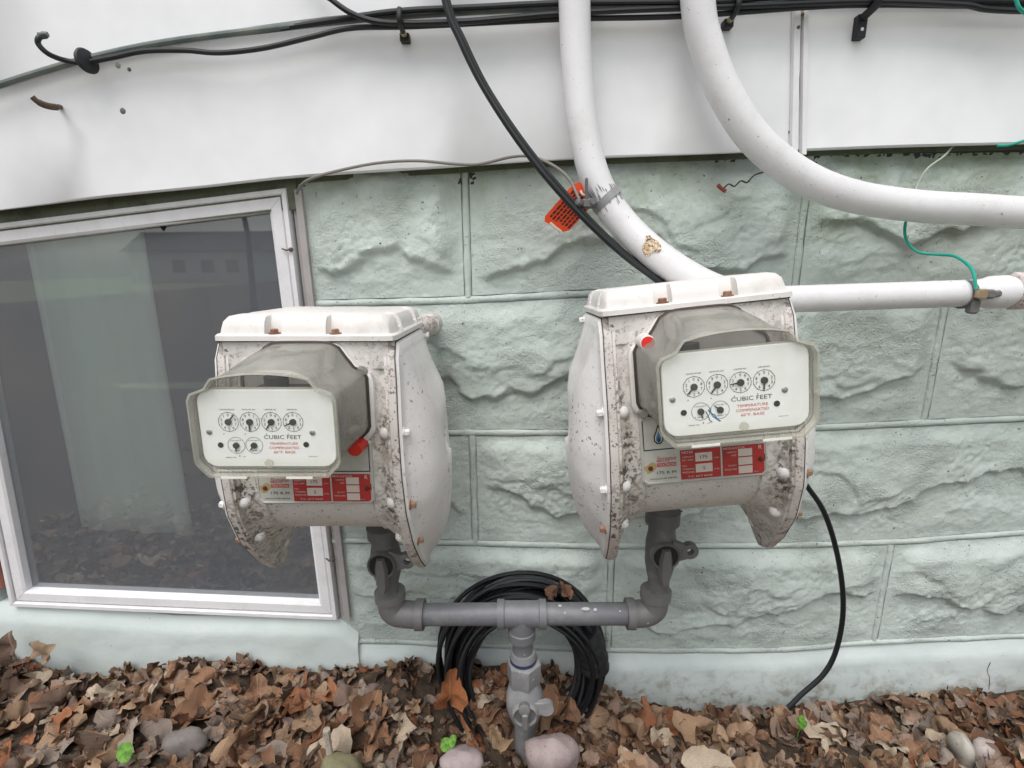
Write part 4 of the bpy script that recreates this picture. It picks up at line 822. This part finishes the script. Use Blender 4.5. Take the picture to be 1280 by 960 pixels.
# ------------------------------------------------------------------ coiled black cable
ck = thing('cable_coil', 'coil of black cable leaning on the wall behind the pipe tee', 'cable coil')
ztop = at(652, 727, -.06).z; xcn = at(653, 800, -.06).x
rnd = random.Random(5)
for k_ in range(26):
    R_ = .094+.050*((k_*7) % 26)/25; y_ = -.018-.066*rnd.random(); cx_ = xcn+rnd.uniform(-.006, .006); cz_ = ztop-.150-rnd.uniform(0, .008)+(.143-R_)*-.1
    ph1, ph2, am = rnd.uniform(0, 6), rnd.uniform(0, 6), rnd.uniform(.001, .005); pts = []
    for i in range(49):
        a = 2*PI*i/48; rr0 = R_+am*math.sin(2*a+ph1)*.7; pts.append((cx_+rr0*math.cos(a), min(-.012, y_-.02*(1-math.sin(a))+.008*math.sin(a*2+ph2)), cz_+rr0*math.sin(a)*1.0))
    mb = MB(); mb.tube(pts, .0040 if k_ % 3 else .0034, 8, caps=False); mb.build('loop', M['rubber'] if k_ % 2 else M['rubber2'], ck)
mb = MB(); pts = [(xcn+.120*math.cos(t), -.066-.012*math.cos(t*2), ztop-.155+.120*math.sin(t)) for t in np.linspace(.02, .55, 12)]; mb.tube(pts, [.026+.0012*math.sin(q*2.3) for q in range(12)], 16); mb.build('tape', M['rubber2'], ck)

# ------------------------------------------------------------------ ground and leaves
fp = [(-60, 800), (0, 803), (60, 825), (140, 832), (230, 818), (290, 812), (360, 828), (450, 826), (520, 818), (560, 838), (640, 858), (760, 858), (800, 876), (860, 880), (940, 876), (1010, 872), (1100, 862), (1200, 858), (1290, 850)]
fx_ = [at(*p).x for p in fp]; fz_ = [at(*p).z for p in fp]
fx_ = [-3.0]+fx_+[3.0]; fz_ = [fz_[0]]+fz_+[fz_[-1]]
def gz(x, y):
    x = np.asarray(x, float); f = np.interp(x, fx_, fz_)-.012+.062*np.exp(-((x-.075)/.10)**2)
    tgt = -.715+.065*sstep(-.1, -.8, np.asarray(x, float))
    d = -np.asarray(y, float); t = sstep(0, .16, d)
    z = f+(tgt-f)*t
    z = z+.034*np.exp(-((x-.075)/.17)**2)*np.exp(-((d-.075)/.055)**2)
    return z - .14*sstep(.45, 5, d) - .75*sstep(2.2, 7, d)
def sheet(name, xs, ys, m, dz=0, amp=.006):
    X, Y = np.meshgrid(xs, ys); Z = gz(X, Y)+dz+amp*fbm(X*12, Y*12, 3, 77); idx = np.arange(X.size).reshape(X.shape); v = np.stack([X, Y, Z], -1).reshape(-1, 3)
    q = np.stack([idx[:-1, :-1], idx[:-1, 1:], idx[1:, 1:], idx[1:, :-1]], -1).reshape(-1, 4); mb = MB(); mb.add(v.tolist(), [tuple(a) for a in q.tolist()]); return mb.build(name, m, None, smooth=180)
ground = tag(sheet('ground', np.concatenate([[-60, -20, -6, -3], np.linspace(-2, 2, 100), [3, 6, 20, 60]]), np.concatenate([[-120, -40, -20, -12, -9, -7, -6, -5, -4, -3, -2.2, -1.6, -1.1], np.linspace(-.8, .03, 42)]), M['soil']), None, None, None, 'structure')
COLS = [((.52, .335, .205), 7), ((.37, .19, .105), 8), ((.24, .108, .057), 7), ((.085, .048, .034), 6), ((.42, .15, .06), 5), ((.40, .32, .275), 6), ((.64, .52, .39), 5), ((.46, .31, .235), 5)]
pal = [c for c, n in COLS for _ in range(n)]
def leaf_geo(r, seed):
    """a dry curled maple-like leaf, unit size; returns verts, faces"""
    g = random.Random(seed); n = 30; lob = g.choice([3, 5, 5, 1]); V = [(0, -.1, 0)]; cx1, cy1, tw = g.uniform(-1.1, 1.1), g.uniform(-1.3, 1.3), g.uniform(-.7, .7); ph = g.uniform(0, 6)
    def dsp(x, y):
        return .55*cx1*x*x+.55*cy1*y*y+tw*x*y*.8+.14*math.sin(x*5+ph)+.11*math.sin(y*7+ph*2)+.07*math.sin((x+y)*11+ph)-.22*abs(x)
    out = []
    for k in range(n):
        a = 2*PI*k/n
        if lob == 1: rr = .62+.12*math.cos(2*a)+g.uniform(-.03, .03)
        else: rr = .60+.30*abs(math.cos(lob*.5*(a-PI/2)))**1.5+g.uniform(-.06, .06)
        if abs(((a-1.5*PI+PI) % (2*PI))-PI) < .18: rr *= .45
        out.append((rr*math.cos(a)*.9, rr*math.sin(a)))
    for s in (.36, .70, 1.0):
        for x, y in out:
            x1, y1 = x*s, y*s; V.append((x1, y1, dsp(x1, y1)+(g.uniform(-.03, .03) if s == 1 else 0)))
    V[0] = (0, 0, dsp(0, 0)); F = [(0, 1+k, 1+(k+1) % n) for k in range(n)]
    for q in range(2): F += [(1+q*n+k, 1+(q+1)*n+k, 1+(q+1)*n+(k+1) % n, 1+q*n+(k+1) % n) for k in range(n)]
    # roll it up a little around the midrib
    roll = g.uniform(.1, 1.8); W = []
    for x, y, z in V:
        a = x*roll; W.append((math.sin(a)/roll if roll > .1 else x, y, z+((1-math.cos(a))/roll if roll > .1 else 0)))
    return W, F
geos = [leaf_geo(1, s) for s in range(22)]
def leaf_mesh(name, V, F, cols, pos=None):
    if pos is None: pos = V
    me = bpy.data.meshes.new(name); me.from_pydata(V, [], F); me.materials.append(M['leaf']); me.polygons.foreach_set('use_smooth', [True]*len(F))
    at_ = me.attributes.new('leafcol', 'FLOAT_COLOR', 'POINT'); at_.data.foreach_set('color', np.asarray(cols, np.float32).ravel())
    lp = me.attributes.new('leafpos', 'FLOAT_VECTOR', 'POINT'); lp.data.foreach_set('vector', np.asarray(pos, np.float32).ravel()); return me
# loose litter too deep to count
LV = []; LF = []; LC = []; LP = []; off = 0; gA = [(np.array(v), f) for v, f in geos]
def rotm(rx, ry, rz): return np.array(Euler((rx, ry, rz)).to_matrix())
for k_ in range(4800):
    x = rng.uniform(-1.25, 1.3); y = -abs(rng.beta(1, 1.6))*.62-.006
    if k_ > 4350: y = -rng.uniform(.5, 1.6)
    V, F = gA[rng.integers(len(gA))]; s = rng.uniform(.016, .034); tl = rng.uniform(0, 1.2); a = rng.uniform(0, 6.28)
    W = (V*s)@rotm(tl*math.cos(a), tl*math.sin(a), rng.uniform(0, 6.28)).T; lift = rng.uniform(-.014, .012)
    W = W+np.array([x, y, float(gz(x, y))+lift]); 
    W[:, 1] = np.minimum(W[:, 1], -.019); LP.append(V)
    LV.append(W); LF += [tuple(i+off for i in q) for q in F]; c = np.array(pal[rng.integers(len(pal))])*rng.uniform(.35, .85); LC.append(np.tile([*c, 1], (len(W), 1))); off += len(W)
me = leaf_mesh('leaf_litter', np.vstack(LV).tolist(), LF, np.vstack(LC), np.vstack(LP)); o = bpy.data.objects.new('leaf_litter', me); col.objects.link(o); tag(o, 'deep bed of small broken brown leaves against the wall foot', 'leaf litter', None, 'stuff')
# the big leaves on top, each one its own
LM = []
for i, (V, F) in enumerate(geos):
    for j in range(3):
        c = pal[(i*5+j*11) % len(pal)]; LM.append(leaf_mesh('leaf', V, F, np.tile([*(np.array(c)*(.68+.18*j)), 1], (len(V), 1))))
def put_leaf(x, y, z, s, rot, mi=None, name='leaf'):
    o = bpy.data.objects.new(name, LM[rng.integers(len(LM))] if mi is None else LM[mi]); col.objects.link(o); o.parent = ground; o.location = (x, y, z); o.scale = (s, s, s); o.rotation_euler = rot; return o
cnt = 0
while cnt < 296:
    x = rng.uniform(-.98, 1.08); y = -rng.uniform(.012, .33)
    tl = rng.uniform(.1, 1.05); a = rng.uniform(0, 6.28); s = rng.uniform(.026, .050)
    if y > -.05: s *= .75; y = min(y, -.03); 
    # leaf face tends to the viewer
    put_leaf(x, y, float(gz(x, y))+rng.uniform(.002, .016), s, (tl*math.cos(a)+.25, tl*math.sin(a), rng.uniform(0, 6.28))); cnt += 1

# single noticeable things lying there
def single_leaf(name, label, px, py, Y, s, rot, colr, gi=2):
    V, F = geos[gi]; me = leaf_mesh(name, V, F, np.tile([*colr, 1], (len(V), 1))); o = bpy.data.objects.new(name, me); col.objects.link(o); o.location = at(px, py, Y); o.scale = (s,)*3; o.rotation_euler = rot; tag(o, label, 'leaf', 'noticeable single leaves')
ONE = [q for q in range(22) if random.Random(q).choice([3, 5, 5, 1]) == 1]
single_leaf('curled_leaf', 'curled brown leaf caught on top of the cable coil', 706, 738, -.09, .030, (.6, .5, .9), (.24, .11, .06), ONE[0])
single_leaf('curled_leaf', 'small dark leaf crumpled beside the other on the cable coil', 690, 742, -.085, .022, (.7, -.3, 1.2), (.15, .07, .04), ONE[1])
single_leaf('orange_leaf', 'bright orange-brown leaf standing upright left of the cable coil', 563, 868, -.125, .040, (1.35, .2, .35), (.42, .13, .035), 6)
single_leaf('upright_leaf', 'pale tan leaf standing upright against the sill at far left', 52, 815, -.06, .036, (1.3, .5, -.4), (.40, .28, .18), 0)
single_leaf('upright_leaf', 'dark brown leaf leaning against the sill in the left corner', 12, 812, -.05, .034, (1.2, -.2, .3), (.17, .11, .08), 7)
single_leaf('pale_leaf', 'large pale leaf below the riser valve beside the pink rock', 622, 925, -.20, .036, (.5, .3, 1.6), (.46, .30, .17), 11)
def rock(name, label, px, py, Y, rad, m, seed, rot=(0, 0, 0)):
    n, q = 22, 14; v = []
    g = random.Random(seed); ph = [g.uniform(0, 6) for _ in range(6)]
    for j in range(q+1):
        th = PI*j/q
        for i in range(n):
            a = 2*PI*i/n; d = 1+.09*math.sin(2*a+ph[0])*math.sin(th)+.07*math.sin(3*a+ph[1]+th*2)*math.sin(th)+.05*math.sin(5*th+ph[2])+.035*math.sin(7*a+ph[3]+3*th)*math.sin(th)+.02*math.sin(13*a+9*th+ph[4])*math.sin(th); v.append((rad[0]*d*math.sin(th)*math.cos(a), rad[1]*d*math.sin(th)*math.sin(a), rad[2]*d*math.cos(th)))
    mb = MB(); mb.add(v, [(j*n+i, (j+1)*n+i, (j+1)*n+(i+1) % n, j*n+(i+1) % n) for j in range(q) for i in range(n)]); o = mb.build(name, m, None, smooth=180); o.location = at(px, py, Y); o.rotation_euler = rot; return tag(o, label, 'rock', 'rocks in the leaf bed')
rock('rock', 'smooth grey oval rock among leaves at lower left', 229, 931, -.165, (.034, .022, .024), stone('grey_rock', (.19, .165, .15), (.13, .115, .105), (.1, .09, .085)), 1, (0, -.25, 0))
rock('rock', 'rounded pink speckled rock below the riser valve', 690, 945, -.200, (.038, .028, .032), stone('pink_rock', (.33, .265, .255), (.22, .17, .165), (.14, .08, .08)), 3)
rock('rock', 'pinkish white rock at the bottom edge left of the valve', 578, 953, -.190, (.031, .024, .020), stone('white_rock', (.38, .32, .31), (.27, .21, .21)), 4)
rock('rock', 'olive brown flat rock at the bottom edge left of centre', 425, 962, -.20, (.034, .024, .018), stone('olive_rock', (.20, .185, .10), (.13, .115, .07)), 5)
rock('rock', 'pale elongated rock at the lower right', 1203, 940, -.155, (.016, .02, .034), stone('pale_rock', (.42, .39, .34), (.33, .3, .25)), 6, (0, -.25, 0))
rock('rock', 'small pinkish rock right of the pale elongated one', 1233, 940, -.150, (.022, .018, .020), stone('rose_rock', (.44, .38, .36), (.36, .3, .28)), 7)
rock('rock', 'pale rock in the lower right corner', 1256, 958, -.155, (.028, .02, .018), stone('cream_rock', (.47, .43, .37), (.38, .33, .28)), 8)
def stick(name, label, L, r, m, cat='stick'):
    mb = MB(); P_ = px_path(L, 4); mb.tube(P_, [r*(.8+.3*random.random()) for _ in P_], 8); return tag(mb.build(name, m, None), label, cat)
stick('wood_stub', 'short upright piece of weathered wood in the leaves', [(408, 912, -.185), (409, 920, -.185), (412, 940, -.185), (413, 955, -.183)], .0055, M['wood'])
stick('twig', 'thin twig standing in the leaves near the right edge', [(1238, 828, -.03), (1234, 838, -.03), (1237, 848, -.035), (1236, 862, -.04)], .0006, M['twig'], 'twig'); stick('twig', 'dark twig with red bud clinging to the wall beside the conduit', [(903, 237, -.035), (911, 230, -.035), (918, 233, -.038), (926, 226, -.04), (934, 228, -.038), (943, 219, -.04), (958, 214, -.045)], .0011, M['twig'], 'twig')
stick('red_bud', 'small red bud scrap stuck on the wall near the conduit', [(897, 231, -.036), (902, 236, -.036), (907, 239, -.036)], .0028, M['redtwig'], 'bud')
def sprout(name, label, px, py, Y, leaves):
    T = thing(name, label, 'seedling', at(px, py, Y), group='green seedlings'); mb = MB(); mb.tube([(0, .004, -.04), (0, 0, -.015), (0, -.002, 0)], .0009, 6); mb.build('stem', M['sprout'], T)
    for (dx, dz, s, rot, dy) in leaves:
        V = []; n = 14
        for k in range(n): a = 2*PI*k/n; r_ = 1-.22*max(0, math.cos(a-PI/2))**6+.12*max(0, -math.sin(a)); V.append((r_*math.cos(a)*.8, r_*math.sin(a), .15*abs(math.cos(a))))
        mb = MB(); mb.add([(0, 0, 0)]+V, [(0, 1+k, 1+(k+1) % n) for k in range(n)]); o = mb.build('leaf', M['sprout'], T); o.location = (dx, dy, dz); o.scale = (s,)*3; o.rotation_euler = rot
sprout('seedling', 'bright green heart-leaved seedling at lower left of the leaf bed', 167, 940, -.205, [(0, .016, .0135, (1.0, 0, .1), -.012)])
sprout('seedling', 'bright green seedling with three leaves left of the pink rock', 562, 932, -.175, [(-.006, .004, .010, (.9, .2, .2), 0), (.006, .010, .009, (.8, -.3, -.6), 0), (-.001, -.008, .009, (1.1, .1, 2.9), -.003)])
sprout('seedling', 'pale green seedling at the foot of the thin black cable', 1000, 905, -.12, [(-.004, .006, .007, (.9, .3, .7), 0), (.006, .0, .008, (.7, -.3, -1.2), 0), (.001, .012, .006, (1.2, 0, .1), 0)])

# ------------------------------------------------------------------ across the street (seen only as reflections in the window)
k = M['grass'] = mat('lawn', (.09, .12, .05), .95); N = NT(k); N.l(N.mix(N.ramp(N.noise(1.2, 6), .4, .65), (.15, .19, .10), (.24, .23, .15)), N.b.inputs['Base Color'])
def strip(name, y0, y1, m, dz, kind='structure'):
    ys = np.linspace(y0, y1, 14); X, Y = np.meshgrid([-60, 60], ys); Z = gz(X, Y)+dz; mb = MB(); v = np.stack([X, Y, Z], -1).reshape(-1, 3); mb.add(v.tolist(), [(2*i, 2*i+1, 2*i+3, 2*i+2) for i in range(13)]); return tag(mb.build(name, m, None, smooth=180), None, None, None, kind)
strip('lawn', -3.9, -1.2, M['grass'], .02); strip('road', -7, -3.9, mat('asphalt', (.46, .46, .48), .9), .02); strip('far_lawn', -90, -7, M['grass'], .02)
for (x, y, w_, h_, c_, lab) in ((-30, -50, 15, 3.0, (.75, .75, .72), 'pale bungalow across the street with grey roof'), (-9, -52, 13, 3.0, (.36, .22, .19), 'brown brick bungalow across the street')):
    T = thing('house', lab, 'house', (x, y, -1.6)); mb = MB(); mb.box((-w_/2, -6, 0), (w_/2, 0, h_)); mb.build('wall', mat('house_wall', c_, .8), T, smooth=0)
    mb = MB(); mb.loft([[(-w_/2-.4, -6.4, h_), (-w_/2-.4, .4, h_), (-w_/2-.4, -3, h_+2)], [(w_/2+.4, -6.4, h_), (w_/2+.4, .4, h_), (w_/2+.4, -3, h_+2)]]); mb.build('roof', mat('roof_shingle', (.09, .09, .095), .9), T, smooth=0)
    for dx in (-2.6, 0.2, 2.6):
        mb = MB(); mb.box((dx-.6, -.02, 1.0), (dx+.6, .06, 2.2)); mb.build('window', mat('dark_window', (.30, .28, .27), .4), T, smooth=0)
def tree(x, y, h, lab, seed):
    T = thing('bare_tree', lab, 'tree', (x, y, -1.7)); g = random.Random(seed); tr = MB(); tr.tube([(0, 0, 0), (.1, 0, h*.3), (-.05, .1, h*.55)], [.12, .09, .07], 8); tr.build('trunk', M['twig'], T); cr = MB()
    def br(p, d, l, r, n):
        q = p+d*l; mid = p+d*l*.5+Vector((g.uniform(-.1, .1)*l, g.uniform(-.1, .1)*l, 0)); cr.tube([p, mid, q], [r, r*.8, r*.55], 4)
        if n:
            for _ in range(3): br(q, (d+Vector((g.uniform(-.8, .8), g.uniform(-.8, .8), g.uniform(-.2, .6)))).normalized(), l*.72, r*.55, n-1)
    for _ in range(5): br(Vector((-.05, .1, h*.5)), Vector((g.uniform(-1, 1), g.uniform(-1, 1), 1)).normalized(), h*.22, .09, 4)
    cr.build('crown', M['twig'], T)
tree(-9, -17, 9, 'bare street tree in front of the pale bungalow', 3); tree(-5.5, -15, 8, 'bare street tree between the two houses', 4); tree(1.5, -18, 9, 'bare street tree beside the brown house', 5)
